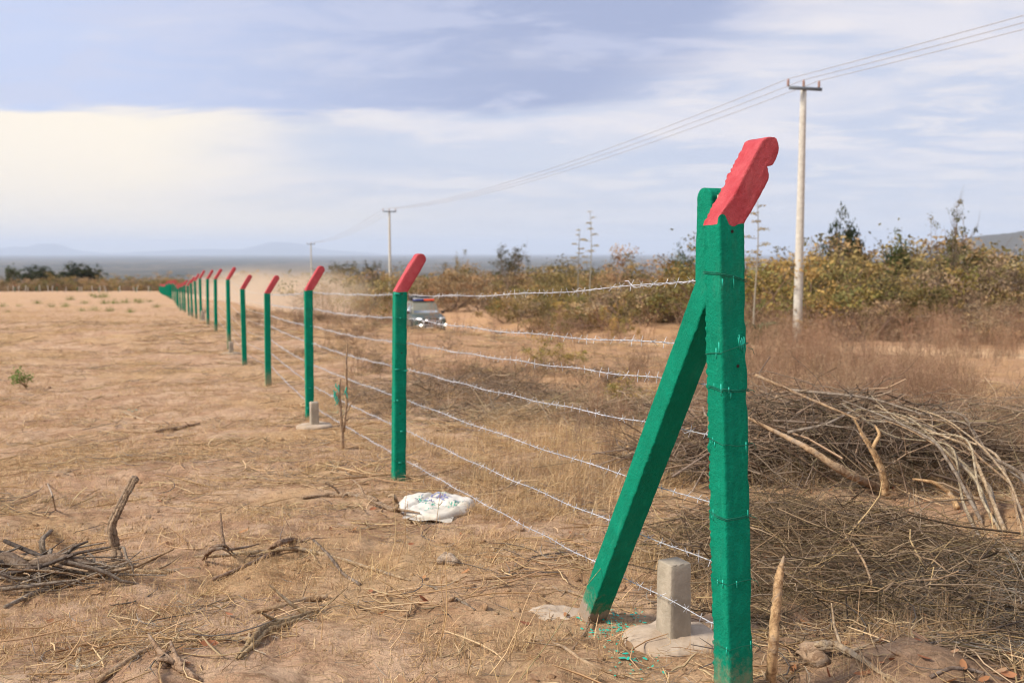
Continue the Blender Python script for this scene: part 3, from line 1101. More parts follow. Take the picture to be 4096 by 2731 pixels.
# ------------------------------------------------------------------ power line
PP = [(34.0, -33.0), (10.35, 36.0), (-12.9, 105.5), (-37.0, 184.0)]
PH = [9.2, 9.15, 9.6, 9.4]
ins_pts = []
for i, (x, y) in enumerate(PP):
    zb = gz(x, y)
    if i == 1:
        zt = at(3195, 352, y).z
    elif i == 2:
        zt = at(1568, 845, y).z
    elif i == 3:
        zt = at(1245, 976, y).z
    else:
        zt = zb + 9.2
    H = zt - zb
    arm_dir = np.array((0.93, -0.37, 0)) if i != 3 else np.array((0.99, -0.1, 0))
    side = np.array((0.949, 0.316, 0))
    d3 = np.array((0.99, -0.12, -0.0))
    aw = 0.64 if i == 1 else 0.66
    pts = []
    for k in (-1, 0, 1):
        pts.append(np.array((x, y, zt)) + side * k * aw + np.array((0, 0, 0.28)))
    ins_pts.append(pts)
    if i == 0:
        continue      # behind the camera: only its wire ends matter
    lab = {1: 'tall concrete power pole with steel crossarm right of the corner post', 2: 'slim power pole rising behind the second fence post', 3: 'faint far power pole left of the dust cloud'}[i]
    e = empty('power_pole', (x, y, zb), 0, lab, 'power pole', 'concrete power poles along the track')
    mb = MB()
    zs = np.linspace(-0.3, H + 0.02, 10)
    mb.tube([(0, 0, z) for z in zs], np.interp(zs, [0, H], [0.17, 0.105]), 16, cap=True)
    mb.build('shaft', MATS['pole_concrete'], e, smooth=True)
    mb = MB()
    rotm = Matrix.Rotation(math.atan2(side[1], side[0]), 3, 'Z')
    off = rotm @ Vector((0, -0.125, 0))
    mb.box((off.x, off.y, H - 0.05), (aw + 0.04, 0.012, 0.055), rot=rotm)
    o2 = rotm @ Vector((0, -0.10, 0))
    mb.box((o2.x, o2.y, H + 0.006), (aw + 0.04, 0.035, 0.007), rot=rotm)
    mb.build('crossarm', MATS['crossarm_steel'], e)
    for k in (-1, 0, 1):
        mb = MB()
        c = np.array((0, 0, H)) + side * k * aw
        z0 = 0.0
        prof = [(0.0, 0.018), (0.05, 0.018), (0.055, 0.05), (0.09, 0.05), (0.095, 0.026), (0.12, 0.05), (0.155, 0.05), (0.16, 0.026), (0.185, 0.05), (0.22, 0.046), (0.23, 0.024), (0.275, 0.035)]
        mb.tube([c + np.array((0, 0, a)) for a, r_ in prof], [r_ for a, r_ in prof], 8, cap=True)
        mb.build('insulator', MATS['insulator_ceramic'], e, smooth=True)
for k in range(3):
    mb = MB()
    org = ins_pts[1][k]
    e = empty('power_line', tuple(org), label=('leftmost', 'middle', 'rightmost')[k] + ' overhead power cable strung between the poles', cat='power cable', group='overhead power cables')
    for i in range(3):
        a, b = ins_pts[i][k], ins_pts[i + 1][k]
        t_ = np.linspace(0, 1, 40)
        p = a[None] * (1 - t_[:, None]) + b[None] * t_[:, None]
        p[:, 2] -= (0.75, 0.9, 0.9)[i] * 4 * t_ * (1 - t_)
        mb.tube(p - org, (0.0125, 0.013, 0.014)[i], 4)
    mb.build('cable', MATS['alu_wire'], e)

# ------------------------------------------------------------------ the police four wheel drive on the track
def build_car(loc, rz):
    e = empty('police_car', loc, rz, 'dark green police four wheel drive with lit lamps and blue and red light bar', 'car')
    paintm = plain('car_green', (0.06, 0.08, 0.07), 0.35, 0.1, 0.1)
    dustm = plain('car_dusty_green', (0.17, 0.165, 0.13), 0.55, 0.0, 0.2, 4)
    silver = plain('car_silver_trim', (0.45, 0.45, 0.45), 0.4, 0.3)
    black = plain('car_black_plastic', (0.018, 0.018, 0.02), 0.5)
    rubber = plain('tyre_rubber', (0.03, 0.028, 0.026), 0.9)
    chrome = plain('chrome', (0.6, 0.6, 0.62), 0.25, 0.8)

    def glassm(t, b, out):
        b.inputs['Base Color'].default_value = (0.27, 0.33, 0.38, 1)  # sky reflection on the dark glass painted in as a blue-grey base colour
        b.inputs['Roughness'].default_value = 0.15
        b.inputs['Specular IOR Level'].default_value = 0.9
    glass = MATS.get('car_glass_sky_tint') or material('car_glass_sky_tint', glassm)

    def emis(name, c, s_):
        def fn(t, b, out):
            b.inputs['Base Color'].default_value = (*c, 1)
            b.inputs['Emission Color'].default_value = (*c, 1)
            b.inputs['Emission Strength'].default_value = s_
        return material(name, fn)
    lampm = emis('lit_lamp', (1.0, 0.93, 0.8), 2.6)
    headm = emis('head_lamp', (0.62, 0.62, 0.62), 0.12)
    bluem = emis('beacon_blue', (0.02, 0.05, 0.35), 0.02)
    redm = emis('beacon_red', (0.75, 0.07, 0.02), 0.25)

    def loft(sections, mat, name, parent=e, cap=True):
        """sections: list of (y, [(halfwidth, z) bottom to top])"""
        mb = MB()
        n = len(sections[0][1])
        rows = []
        for y, pr_ in sections:
            rows.append([(-w_, y, z) for w_, z in pr_] + [(w_, y, z) for w_, z in reversed(pr_)])
        v = np.array(rows).reshape(-1, 3)
        K = 2 * n
        i = np.arange(len(rows) - 1)[:, None] * K
        j = np.arange(K)[None]
        q = np.stack([i + j, i + K + j, i + K + (j + 1) % K, i + (j + 1) % K], -1).reshape(-1, 4)
        t = []
        if cap:
            t = [(0, a, a + 1) for a in range(1, K - 1)]
            o = (len(rows) - 1) * K
            t += [(o, o + a + 1, o + a) for a in range(1, K - 1)]
        mb.add(v, q, t)
        ob = mb.build(name, mat, parent, smooth=False)
        bv = ob.modifiers.new('bevel', 'BEVEL')
        bv.width = 0.03
        bv.segments = 2
        bv.limit_method = 'ANGLE'
        return ob
    # body: front is -y
    secs = []
    for y, top_, hw, bot in ((-2.42, 0.86, 0.78, 0.42), (-2.34, 0.99, 0.86, 0.36), (-2.0, 1.06, 0.91, 0.34), (-1.2, 1.13, 0.93, 0.32), (-0.95, 1.16, 0.93, 0.32), (1.9, 1.16, 0.93, 0.34), (2.30, 1.13, 0.90, 0.38), (2.40, 1.05, 0.84, 0.48)):
        secs.append((y, [(hw * 0.9, bot), (hw, bot + 0.16), (hw * 1.01, top_ - 0.22), (hw * 0.97, top_ - 0.04), (hw * 0.8, top_)]))
    body = loft(secs, paintm, 'body')
    cab = loft([(-1.0, [(0.80, 1.12), (0.80, 1.15)]), (-0.42, [(0.82, 1.12), (0.68, 1.70)]), (-0.15, [(0.84, 1.12), (0.66, 1.78)]), (1.6, [(0.84, 1.12), (0.66, 1.79)]), (2.05, [(0.82, 1.12), (0.64, 1.72)]), (2.32, [(0.80, 1.12), (0.78, 1.16)])], dustm, 'cabin')

    def panel(pts, mat, name, parent=e, off=0.008):
        mb = MB()
        p = np.array(pts, float)
        nrm_ = np.cross(p[1] - p[0], p[2] - p[0])
        nrm_ /= np.linalg.norm(nrm_)
        f_ = p + nrm_ * off
        b_ = p - nrm_ * off
        n = len(p)
        qs = [(j, (j + 1) % n, n + (j + 1) % n, n + j) for j in range(n)]
        mb.add(np.concatenate([f_, b_]), [(0, 1, 2, 3), (7, 6, 5, 4)] + qs)
        return mb.build(name, mat, parent)
    panel([(-0.72, -0.935, 1.20), (0.72, -0.935, 1.20), (0.60, -0.425, 1.665), (-0.60, -0.425, 1.665)], glass, 'windscreen', cab, 0.012)
    for sx in (-1, 1):
        panel([(sx * 0.842, -0.62, 1.2), (sx * 0.842, 0.45, 1.2), (sx * 0.70, 0.42, 1.68), (sx * 0.70, -0.28, 1.66)], glass, 'side_window', cab, 0.02)
        panel([(sx * 0.842, 0.52, 1.2), (sx * 0.842, 1.9, 1.2), (sx * 0.70, 1.75, 1.66), (sx * 0.70, 0.50, 1.68)], glass, 'side_window', cab, 0.02)
        # mirror
        mb = MB()
        mb.box((sx * 1.02, -0.68, 1.22), (0.10, 0.06, 0.075))
        mb.box((sx * 0.93, -0.66, 1.18), (0.05, 0.02, 0.02))
        mr = mb.build('mirror', black, e)
        bv = mr.modifiers.new('bevel', 'BEVEL')
        bv.width = 0.025
        bv.segments = 2
        # headlamp
        mb = MB()
        mb.box((sx * 0.66, -2.30, 0.92), (0.17, 0.06, 0.085), rot=Matrix.Rotation(sx * R(22), 3, 'Z'))
        hl = mb.build('headlight', headm, e)
        hl.modifiers.new('bevel', 'BEVEL').width = 0.03
        if sx < 0:
            for dx_ in (-.06, .08):
                mb = MB()
                mb.tube([(sx * .66 + dx_, -2.36, .93), (sx * .66 + dx_, -2.40, .93)], [.035, .03], 10, cap=True)
                mb.build('bulb', lampm, hl)
        # fog lamp, lit
        mb = MB()
        c = np.array((sx * 0.60 if sx < 0 else 0.78, -2.60, 0.62))
        mb.tube([c, c + np.array((0, -0.05, 0))], [0.05, 0.045], 12, cap=True)
        mb.build('fog_lamp', lampm, e)
        for wy in (-1.45, 1.42):
            mb = MB()
            prof = [(-0.12, 0.24), (-0.12, 0.36), (-0.09, 0.385), (0.09, 0.385), (0.12, 0.36), (0.12, 0.24)]
            cx = sx * 0.82
            mb.tube([(cx + a, wy, 0.385) for a, r_ in prof], [r_ for a, r_ in prof], 20)
            whl = mb.build('wheel', rubber, e, smooth=True)
            mb = MB()
            mb.tube([(cx + sx * 0.06, wy, 0.385), (cx + sx * 0.10, wy, 0.385), (cx + sx * 0.11, wy, .385)], [0.235, 0.235, 0.1], 14, cap=True)
            mb.build('rim', silver, whl)
            mb = MB()
            mb.box((sx * 0.935, wy, 0.80), (0.03, 0.48, 0.045))
            mb.build('wheel_arch', black, e)
    mb = MB()
    mb.box((0, -2.40, 0.80), (0.44, 0.04, 0.13))
    gr = mb.build('grille', black, e)
    mb = MB()
    mb.box((0.0, -2.45, 0.86), (0.30, 0.012, 0.022))
    mb.build('grille_bar', chrome, gr)
    mb = MB()
    mb.box((0, -2.42, 0.47), (0.80, 0.07, 0.11))
    bp = mb.build('bumper', dustm, e)
    bp.modifiers.new('bevel', 'BEVEL').width = 0.04
    mb = MB()
    mb.box((0, -2.50, 0.58), (0.36, 0.012, 0.05))
    mb.build('air_intake', black, bp)
    mb = MB()
    mb.box((0, -2.505, 0.47), (0.30, 0.012, 0.055))
    mb.build('number_plate', plain('plate_white', (0.65, 0.63, 0.58), 0.5), e)
    mb = MB()
    for z, hw in ((0.62, 0.80), (0.84, 0.55)):
        mb.tube([(-hw, -2.50, z - 0.03), (-hw + 0.1, -2.56, z), (hw - 0.1, -2.56, z), (hw, -2.50, z - .03)], 0.03, 8, cap=True)
    for sx in (-0.42, 0.42):
        mb.tube([(sx, -2.56, 0.42), (sx, -2.58, 0.62), (sx, -2.55, 0.86)], 0.03, 8, cap=True)
    mb.build('bull_bar', silver, e, smooth=True)
    mb = MB()
    for sx in (-0.6, 0.6):
        mb.tube([(sx, -0.1, 1.86), (sx, 1.7, 1.88)], 0.022, 6, cap=True)
        for yy_ in (0.0, 0.8, 1.6):
            mb.tube([(sx, yy_, 1.76), (sx, yy_, 1.87)], 0.018, 5)
    for yy_ in np.linspace(0, 1.6, 6):
        mb.tube([(-0.6, yy_, 1.87), (0.6, yy_, 1.87)], 0.016, 5)
    mb.box((-0.1, 0.9, 1.99), (0.52, 0.6, 0.10))
    mb.build('loaded_roof_rack', black, e)
    mb = MB()
    mb.box((0.0, -0.12, 1.845), (0.62, 0.13, 0.03))
    lb = mb.build('light_bar', black, e)
    for sx, m_, nm in ((-1, bluem, 'blue_beacon'), (1, redm, 'red_beacon')):
        mb = MB()
        mb.box((sx * 0.31, -0.12, 1.915), (0.30, 0.12, 0.045))
        o = mb.build(nm, m_, lb)
        o.modifiers.new('bevel', 'BEVEL').width = 0.025
    mb = MB()
    mb.box((0, -0.12, 1.975), (0.62, 0.13, 0.016))
    mb.build('light_bar_cover', silver, lb)
    mb = MB()
    mb.box((-0.28, -0.82, 1.34), (0.11, 0.01, 0.04), rot=Matrix.Rotation(R(-48), 3, 'X'))
    return e


cp = at(1694, 1308, 58.0)
build_car((cp.x, 58.0, float(ground_z(np.array([cp.x]), np.array([58.0]), False)[0]) + 0.03), R(15))

# ------------------------------------------------------------------ vegetation prototypes
FOL, WOOD = MATS['foliage'], MATS['wood']


def rdir(el_lo=-0.2, el_hi=1.0):
    a = random.random() * 2 * math.pi
    z = random.uniform(el_lo, el_hi)
    h = math.sqrt(max(0, 1 - z * z))
    return np.array((math.cos(a) * h, math.sin(a) * h, z))


def skeleton(mb, h, wid, nst, depth, r0, tint, upb=0.25, wob=0.35, trunk=None, k=4, split=3):
    """branching stems; returns twig points to hang leaves on"""
    tips = []

    def grow(p, d, L, r, dep):
        n = 4
        pts = [p]
        for i in range(n):
            d = d + np.random.default_rng(random.randrange(1 << 30)).normal(size=3) * wob * 0.45 + np.array((0, 0, upb * 0.2))
            d = d / np.linalg.norm(d)
            p = p + d * L / n
            pts.append(p)
        mb.tube(pts, np.linspace(r, r * 0.55, n + 1), k if r > 0.012 else 3, np.array(tint) * random.uniform(.75, 1.2))
        if dep <= 1:
            tips.extend(pts[2:])
        if dep > 0:
            for _ in range(split):
                i = random.randint(2, n)
                nd = d + rdir(-0.5, 0.8) * 0.95
                grow(pts[i], nd / np.linalg.norm(nd), L * random.uniform(.55, .8), r * 0.5, dep - 1)
    if trunk:
        n = 6
        pts = [np.array((0, 0, -0.1))]
        for i in range(n):
            pts.append(pts[-1] + np.array((random.uniform(-.06, .06) * trunk, random.uniform(-.06, .06) * trunk, trunk / n)))
        mb.tube(pts, np.linspace(r0 * 1.5, r0, n + 1), 7, tint)
        base = [pts[-1], pts[-2], pts[-3]]
    else:
        base = [np.array((random.uniform(-.12, .12) * wid, random.uniform(-.12, .12) * wid, 0)) for _ in range(max(3, nst // 2))]
    L0 = (h - (trunk or 0)) * 0.55
    for i in range(nst):
        d = rdir(0.15, 0.95)
        d = d * np.array((wid / h, wid / h, 1.0))
        d /= np.linalg.norm(d)
        grow(random.choice(base), d, L0 * random.uniform(.7, 1.15), r0, depth)
    t = np.array(tips)
    return t


def cat_leaves(mb, tips, n, size, tints, spread, lo=None):
    per = 34
    nc = max(12, n // per)
    cc = tips[RNG.integers(0, len(tips), nc)] + RNG.normal(size=(nc, 3)) * spread * .4
    k = RNG.integers(0, nc, n)
    rad = RNG.uniform(.45, 1.25, nc) * spread * 1.15
    c = cc[k] + RNG.normal(size=(n, 3)) * rad[k][:, None] * (1, 1, .62)
    c[:, 2] = np.maximum(c[:, 2], 0.05)
    tints = np.array(tints)
    ct = tints[RNG.integers(0, len(tints), nc)] * RNG.uniform(.75, 1.25, (nc, 1))
    t = ct[k] * RNG.uniform(0.8, 1.2, (n, 1))
    mb.leaves(c, size * RNG.uniform(0.6, 1.3, n), t)


def make_plant(name, h, wid, nst, depth, r0, wood, nleaf, lsize, tints, spread, upb=.25, wob=.35, trunk=None, parts=('trunk', 'crown'), split=3, dome=False):
    """prototype = (list of (part name, mesh)), unit: metres at height h"""
    a, b = MB(), MB()
    tips = skeleton(a, h, wid, nst, depth, r0, wood, upb, wob, trunk, split=split)
    sc = h / max(0.2, tips[:, 2].max())
    hw = np.percentile(np.abs(tips[:, :2]), 92)
    sx = (wid / 2) / max(0.2, hw)
    for arr in a.v:
        arr *= (sx, sx, sc)
    tips = tips * (sx, sx, sc)
    if dome:
        n_ = 260
        q_ = RNG.normal(size=(n_, 3))
        q_ /= np.linalg.norm(q_, axis=1)[:, None]
        q_[:, 2] = np.abs(q_[:, 2]) * 1.02 - .16
        q_ *= (RNG.uniform(.55, 1.0, (n_, 1)) * (1 + .25 * np.sin(q_[:, :1] * 7 + 1) * np.cos(q_[:, 1:2] * 6)))
        tips = np.concatenate([tips[::4], q_ * (wid * .47, wid * .47, h * .66) + (0, 0, h * .34)])
    res = [(parts[0], a.mesh(parts[0], FOL))]
    if nleaf:
        cat_leaves(b, tips, nleaf, lsize, tints, spread)
        res.append((parts[1], b.mesh(parts[1], FOL)))
    return res, h


BR = (0.20, 0.145, 0.10)          # grey brown twigs
BR2 = (0.27, 0.18, 0.12)
T_RUST = [(0.308, 0.188, 0.085), (0.353, 0.25, 0.122), (0.217, 0.152, 0.085), (0.342, 0.263, 0.146)]
T_OLIVE = [(0.211, 0.168, 0.065), (0.266, 0.202, 0.072), (0.155, 0.134, 0.051), (0.337, 0.228, 0.087)]
T_YEL = [(0.304, 0.229, 0.063), (0.243, 0.217, 0.069), (0.191, 0.181, 0.063), (0.364, 0.239, 0.076)]
T_BROWN = [(0.296, 0.205, 0.121), (0.357, 0.26, 0.149), (0.222, 0.17, 0.113), (0.394, 0.281, 0.142)]
T_DARK = [(0.038, 0.055, 0.022), (0.055, 0.072, 0.028), (0.028, 0.042, 0.018), (0.075, 0.085, 0.035)]
T_GREEN = [(0.075, 0.10, 0.03), (0.10, 0.125, 0.035), (0.055, 0.08, 0.025), (0.13, 0.14, 0.045)]

PR = {}
PR['brown'] = [make_plant('b', 3, 4.2, 11, 2, .03, BR2, 2600, .06, T_BROWN, .16, parts=('stems', 'foliage')) for _ in range(3)]
PR['rust'] = [make_plant('b', 3, 4.2, 10, 2, .03, BR, 3600, .065, T_RUST, .18, parts=('stems', 'foliage')) for _ in range(2)]
PR['olive'] = [make_plant('b', 3, 4.0, 10, 2, .03, BR, 4600, .065, T_OLIVE, .20, parts=('stems', 'foliage')) for _ in range(3)]
PR['yellow'] = [make_plant('b', 2.6, 3.2, 9, 2, .025, BR2, 2600, .06, T_YEL, .16, parts=('stems', 'foliage')) for _ in range(2)]
PR['bare'] = [make_plant('b', 2.4, 3.0, 14, 3, .022, BR2, 700, .045, T_BROWN, .12, parts=('stems', 'foliage')) for _ in range(2)]
PR['dark'] = [make_plant('t', 8, 9, 12, 3, .12, BR, 11000, .19, T_DARK, .40, trunk=1.6, dome=True) for _ in range(2)]
PR['green'] = [make_plant('t', 6, 5.5, 10, 3, .09, BR, 6500, .12, T_GREEN, .30, trunk=1.4, dome=True) for _ in range(2)]
PR['thorn'] = [make_plant('t', 7, 4.2, 9, 3, .09, BR, 3200, .075, [(0.10, 0.095, 0.045), (0.075, 0.075, 0.04), (0.13, .11, .055)], .20, trunk=2.0)]
PR['sapling'] = [make_plant('t', 6, 3.4, 9, 2, .05, BR, 1100, .075, [(0.15, 0.14, 0.05), (0.11, 0.11, 0.045), (0.20, .16, .06)], .16, trunk=2.6)]


def place_plant(kind, loc, h, wscale=1.0, name='bush', label='', cat='bush', group=None, rz=None):
    res, h0 = random.choice(PR[kind])
    s_ = h / h0
    e = empty(name, loc, random.random() * 6.28 if rz is None else rz, label, cat, group)
    e.scale = (s_ * wscale, s_ * wscale, s_)
    for nm, me in res:
        o = bpy.data.objects.new(nm, me)
        COL.objects.link(o)
        o.parent = e
    return e


def plant_px(kind, px, ytop, Y, **kw):
    """a plant standing at depth Y whose top is seen at (px, ytop) of the photograph"""
    p = at(px, ytop, Y)
    zb = gz(p.x, Y) - 0.05
    w_ = kw.pop('width_px', None)
    h = max(0.4, p.z - zb)
    if w_:
        res, h0 = PR[kind][0]
        W0 = {'dark': 9, 'green': 5.5, 'thorn': 4.2, 'sapling': 3.4, 'olive': 4.0, 'rust': 4.2, 'brown': 4.2, 'yellow': 3.2, 'bare': 3.0}[kind]
        kw['wscale'] = (w_ / F * Y) / (W0 * h / h0)
    return place_plant(kind, (p.x, Y, zb), h, **kw)


# trees and bushes that stand out
for a in (('dark', 158, 1055, 395, 128, 'tree', 'left one of two round dark green trees beyond the far fence', 'tree'),
          ('dark', 315, 1043, 392, 132, 'tree', 'right one of two round dark green trees beyond the far fence', 'tree'),
          ('green', 52, 1053, 410, 55, 'tree', 'small pale green tree at the left edge beyond the far fence', 'tree'),
          ('thorn', 2040, 946, 100, 130, 'thorn_tree', 'dark spreading thorn tree standing above the bushes past the police car', 'tree'),
          ('thorn', 1372, 1024, 140, 150, 'thorn_tree', 'dark brown bush with a broad top left of the slim power pole', 'bush'),
          ('thorn', 1488, 1019, 142, 75, 'thorn_tree', 'small dark tree just left of the slim power pole', 'tree'),
          ('olive', 1822, 1003, 105, 112, 'bush', 'rounded olive bush on the skyline above the police car', 'bush'),
          ('green', 2722, 972, 84, 150, 'bush', 'round green bush on the skyline left of the brace', 'bush'),
          ('dark', 3378, 852, 78, 168, 'tree', 'tall dark green tree behind the bushes right of the near power pole', 'tree'),
          ('sapling', 3808, 742, 46, 165, 'slender_tree', 'airy slender tree rising above the bushes at right', 'tree'),
          ('olive', 3310, 960, 46, 330, 'bush', 'large yellow green bush right of the near power pole', 'bush'),
          ('rust', 3290, 925, 60, 190, 'bush', 'rusty red brown bush beneath the tall dark green tree', 'bush'),
          ('green', 3590, 915, 52, 120, 'bush', 'green bush between yellowing ones right of the tall dark tree', 'bush'),
          ('rust', 2480, 985, 88, 300, 'bush', 'wide russet bush on the skyline behind the agave stalks', 'bush'),
          ('yellow', 2480, 1180, 42, 110, 'bush', 'yellow green bush at the edge of the dirt track left of the brace', 'bush')):
    plant_px(a[0], a[1], a[2], a[3], width_px=a[4], name=a[5], label=a[6], cat=a[7])

random.seed(31)
# bushes of the scrub beyond the track, each a copy of a few grown ones
TOPX = [0, 650, 900, 1100, 1300, 1500, 1900, 2300, 2600, 2800, 2950, 3150, 3300, 3600, 4096, 4500]
TOPY = [1085, 1085, 1095, 1075, 1055, 1045, 1030, 1012, 1000, 1000, 945, 955, 950, 915, 935, 930]
KL = {'brown': ('bush', 'leafless looking brown scrub bush beyond the dirt track'), 'rust': ('bush', 'russet leaved scrub bush beyond the dirt track'),
      'olive': ('bush', 'dull olive scrub bush beyond the dirt track'), 'yellow': ('bush', 'yellowing scrub bush beyond the dirt track'), 'bare': ('bush', 'bare twiggy bush beyond the dirt track')}


WHERE = [(1250, 'in the dust left of the slim power pole'), (1590, 'around the slim power pole'), (1830, 'behind the police car'), (2200, 'under the dark thorn tree'), (2450, 'around the pair of agave stalks'),
         (2850, 'left of the leaning brace'), (3160, 'between corner post and near power pole'), (3450, 'just right of the near power pole'), (3800, 'left of the slender tree'), (9999, 'at the right edge of the picture')]


def where(px):
    return next(b for a, b in WHERE if px < a)


def scrub(n, x0, x1, Y0_, Y1_, kinds, fmin=0.55, fmax=1.02, off=0):
    for i in range(n):
        px = x0 + (x1 - x0) * (i + random.random()) / n
        Y = math.exp(random.uniform(math.log(Y0_), math.log(Y1_)))
        x = (px - 2048) / F * Y
        if float(road_dist(np.array([x]), np.array([Y]))[0]) < 3.6 or x - (FA + FB * Y) < 6:
            continue
        kd = random.choice(kinds)
        ytop = float(np.interp(px, TOPX, TOPY)) + off + random.uniform(-8, 30)
        zt = at(px, ytop, Y).z
        zb = gz(x, Y) - 0.05
        h = (zt - zb) * random.uniform(fmin, fmax)
        if h < 0.5:
            continue
        h = min(h, 5.5)
        nm, lb = KL[kd]
        place_plant(kd, (x, Y, zb), h, random.uniform(.85, 1.5) * max(1, 2.0 / h) ** .5, name=nm, label=('low ' if h < 1.5 else 'tall ' if h > 3 else '') + lb.replace(' beyond the dirt track', '').replace(' looking', '') + (', close, ' if Y < 45 else ', farther off, ' if Y > 90 else ' ') + where(px), cat='bush', group=lb.split(' beyond')[0].replace(' bush', ' bushes') + ' beyond the track')


scrub(55, 1000, 2900, 62, 150, ['brown', 'olive', 'rust', 'olive', 'bare', 'yellow'])
scrub(38, 1750, 2950, 47, 62, ['brown', 'bare', 'yellow', 'olive', 'yellow'], .35, .75)
scrub(24, 2900, 4300, 34, 62, ['olive', 'brown', 'yellow', 'brown', 'rust', 'bare'], .6, 1.05)
scrub(26, 2900, 4400, 29, 42, ['yellow', 'brown', 'bare', 'brown'], .3, .65)
scrub(24, 3300, 4400, 42, 75, ['olive', 'brown', 'yellow', 'olive'], .75, 1.08)

# low scrub between the fence and the track
for i in range(95):
    Y = random.uniform(13, 62)
    s_ = random.uniform(0.9, 9.5)
    x = FA + FB * Y + s_
    if float(road_dist(np.array([x]), np.array([Y]))[0]) < 2.4:
        continue
    pxx = 2048 + F * x / Y
    if 1560 < pxx < 2750 and (Y > 22 or random.random() < .5):
        continue
    h = random.uniform(.3, .65)
    place_plant(random.choice(['bare', 'bare', 'brown']), (x, Y, gz(x, Y) - .03), h, random.uniform(1.0, 1.6), 'low_shrub', ('tiny' if h < .42 else 'knee high') + ' dry shrub ' + ('close behind the wires' if s_ < 3.2 else 'midway to the track' if s_ < 6.5 else 'beside the track') + ', level with the %s fence post' % (ordinal[int(np.argmin([abs(q_[0] - Y) for q_ in POSTS[:12]]))]), 'shrub', 'low dry shrubs between the fence and the track')
for px, yb, yt in ((2230, 1480, 1330), (1420, 1380, 1290), (2540, 1640, 1480), (1500, 1430, 1330), (2050, 1540, 1430), (1800, 1400, 1310), (1920, 1620, 1500)):
    p = G(px, yb)
    h = (yb - yt) / F * p.y
    place_plant('yellow' if px in (2230, 2540) else 'bare', p, h, 1.1, 'low_shrub', {2230: 'yellow green shrub at the near edge of the sandy track', 1420: 'grey shrub seen between second and third fence posts', 2540: 'yellow green shrub just left of the brace', 1500: 'brown shrub close left of the second fence post', 2050: 'grey twiggy shrub in the middle behind the wires', 1800: 'dry shrub under the police car beside the second post', 1920: 'low dry shrub right of the second post behind the wires'}[px], 'shrub', 'low dry shrubs between the fence and the track')

# bushes beyond the far fence on the left, then the far bushland as one mass
for i in range(75):
    px = random.uniform(-250, 1150)
    Y = random.uniform(300, 430)
    x = (px - 2048) / F * Y
    if px > 620 and x - (FA + FB * Y) < 4 and Y < 245:
        continue
    zb = gz(x, Y) - .2
    zt = at(px, random.uniform(1084, 1128), Y).z
    kd = random.choice(['brown', 'olive', 'rust', 'olive', 'yellow'])
    place_plant(kd, (x, Y, zb), max(2.0, zt - zb), random.uniform(.9, 1.5), 'bush', {'brown': 'brown', 'olive': 'olive', 'rust': 'russet', 'yellow': 'yellowish'}[kd] + ' bush in the hedge of scrub beyond the far fence', 'bush', 'bushes in the scrub beyond the far fence')
for i in range(28):
    px = random.uniform(700, 1500)
    Y = random.uniform(150, 280)
    x = (px - 2048) / F * Y
    if x - (FA + FB * Y) < 12 or float(road_dist(np.array([x]), np.array([Y]))[0]) < 4:
        continue
    zb = gz(x, Y) - .2
    kd = random.choice(['brown', 'olive', 'rust'])
    place_plant(kd, (x, Y, zb), random.uniform(2.5, 5), random.uniform(.9, 1.4), 'bush', 'dust veiled scrub bush beside the far end of the track', 'bush', 'scrub bushes beside the far end of the track')


def scatter(name, protos_, pts, rotz, scl, idx, label, tilt=0.0):
    """countless small growth or litter: one object, instanced by geometry nodes"""
    col_ = bpy.data.collections.new(name + '_kinds')
    for o in protos_:
        col_.objects.link(o)
    me = bpy.data.meshes.new(name)
    n = len(pts)
    me.vertices.add(n)
    me.vertices.foreach_set('co', np.asarray(pts, np.float32).ravel())
    rot = np.zeros((n, 3), np.float32)
    rot[:, 2] = rotz
    if tilt:
        rot[:, :2] = RNG.normal(size=(n, 2)) * tilt
    me.attributes.new('rot', 'FLOAT_VECTOR', 'POINT').data.foreach_set('vector', rot.ravel())
    me.attributes.new('scl', 'FLOAT', 'POINT').data.foreach_set('value', np.asarray(scl, np.float32))
    me.attributes.new('idx', 'INT', 'POINT').data.foreach_set('value', np.asarray(idx, np.int32))
    o = bpy.data.objects.new(name, me)
    COL.objects.link(o)
    ng = bpy.data.node_groups.new(name + '_scatter', 'GeometryNodeTree')
    ng.interface.new_socket('Geometry', in_out='INPUT', socket_type='NodeSocketGeometry')
    ng.interface.new_socket('Geometry', in_out='OUTPUT', socket_type='NodeSocketGeometry')
    gi = ng.nodes.new('NodeGroupInput')
    go = ng.nodes.new('NodeGroupOutput')
    ci = ng.nodes.new('GeometryNodeCollectionInfo')
    ci.inputs['Collection'].default_value = col_
    ci.inputs['Separate Children'].default_value = True
    ci.inputs['Reset Children'].default_value = True
    ip = ng.nodes.new('GeometryNodeInstanceOnPoints')
    ip.inputs['Pick Instance'].default_value = True

    def na(nm, ty):
        x = ng.nodes.new('GeometryNodeInputNamedAttribute')
        x.data_type = ty
        x.inputs['Name'].default_value = nm
        return x.outputs['Attribute']
    L = ng.links
    L.new(gi.outputs[0], ip.inputs['Points'])
    L.new(ci.outputs[0], ip.inputs['Instance'])
    L.new(na('idx', 'INT'), ip.inputs['Instance Index'])
    L.new(na('rot', 'FLOAT_VECTOR'), ip.inputs['Rotation'])
    L.new(na('scl', 'FLOAT'), ip.inputs['Scale'])
    L.new(ip.outputs[0], go.inputs[0])
    md = o.modifiers.new('scatter', 'NODES')
    md.node_group = ng
    return tag(o, label, None, None, 'stuff')


def in_view(n, y0, y1, xl, xr, power=1.0):
    """random ground points, denser near; xl/xr functions of Y"""
    u = RNG.random(n) ** power
    Y = y0 * (y1 / y0) ** u
    a, b = xl(Y), xr(Y)
    X = a + (b - a) * RNG.random(n)
    return X, Y


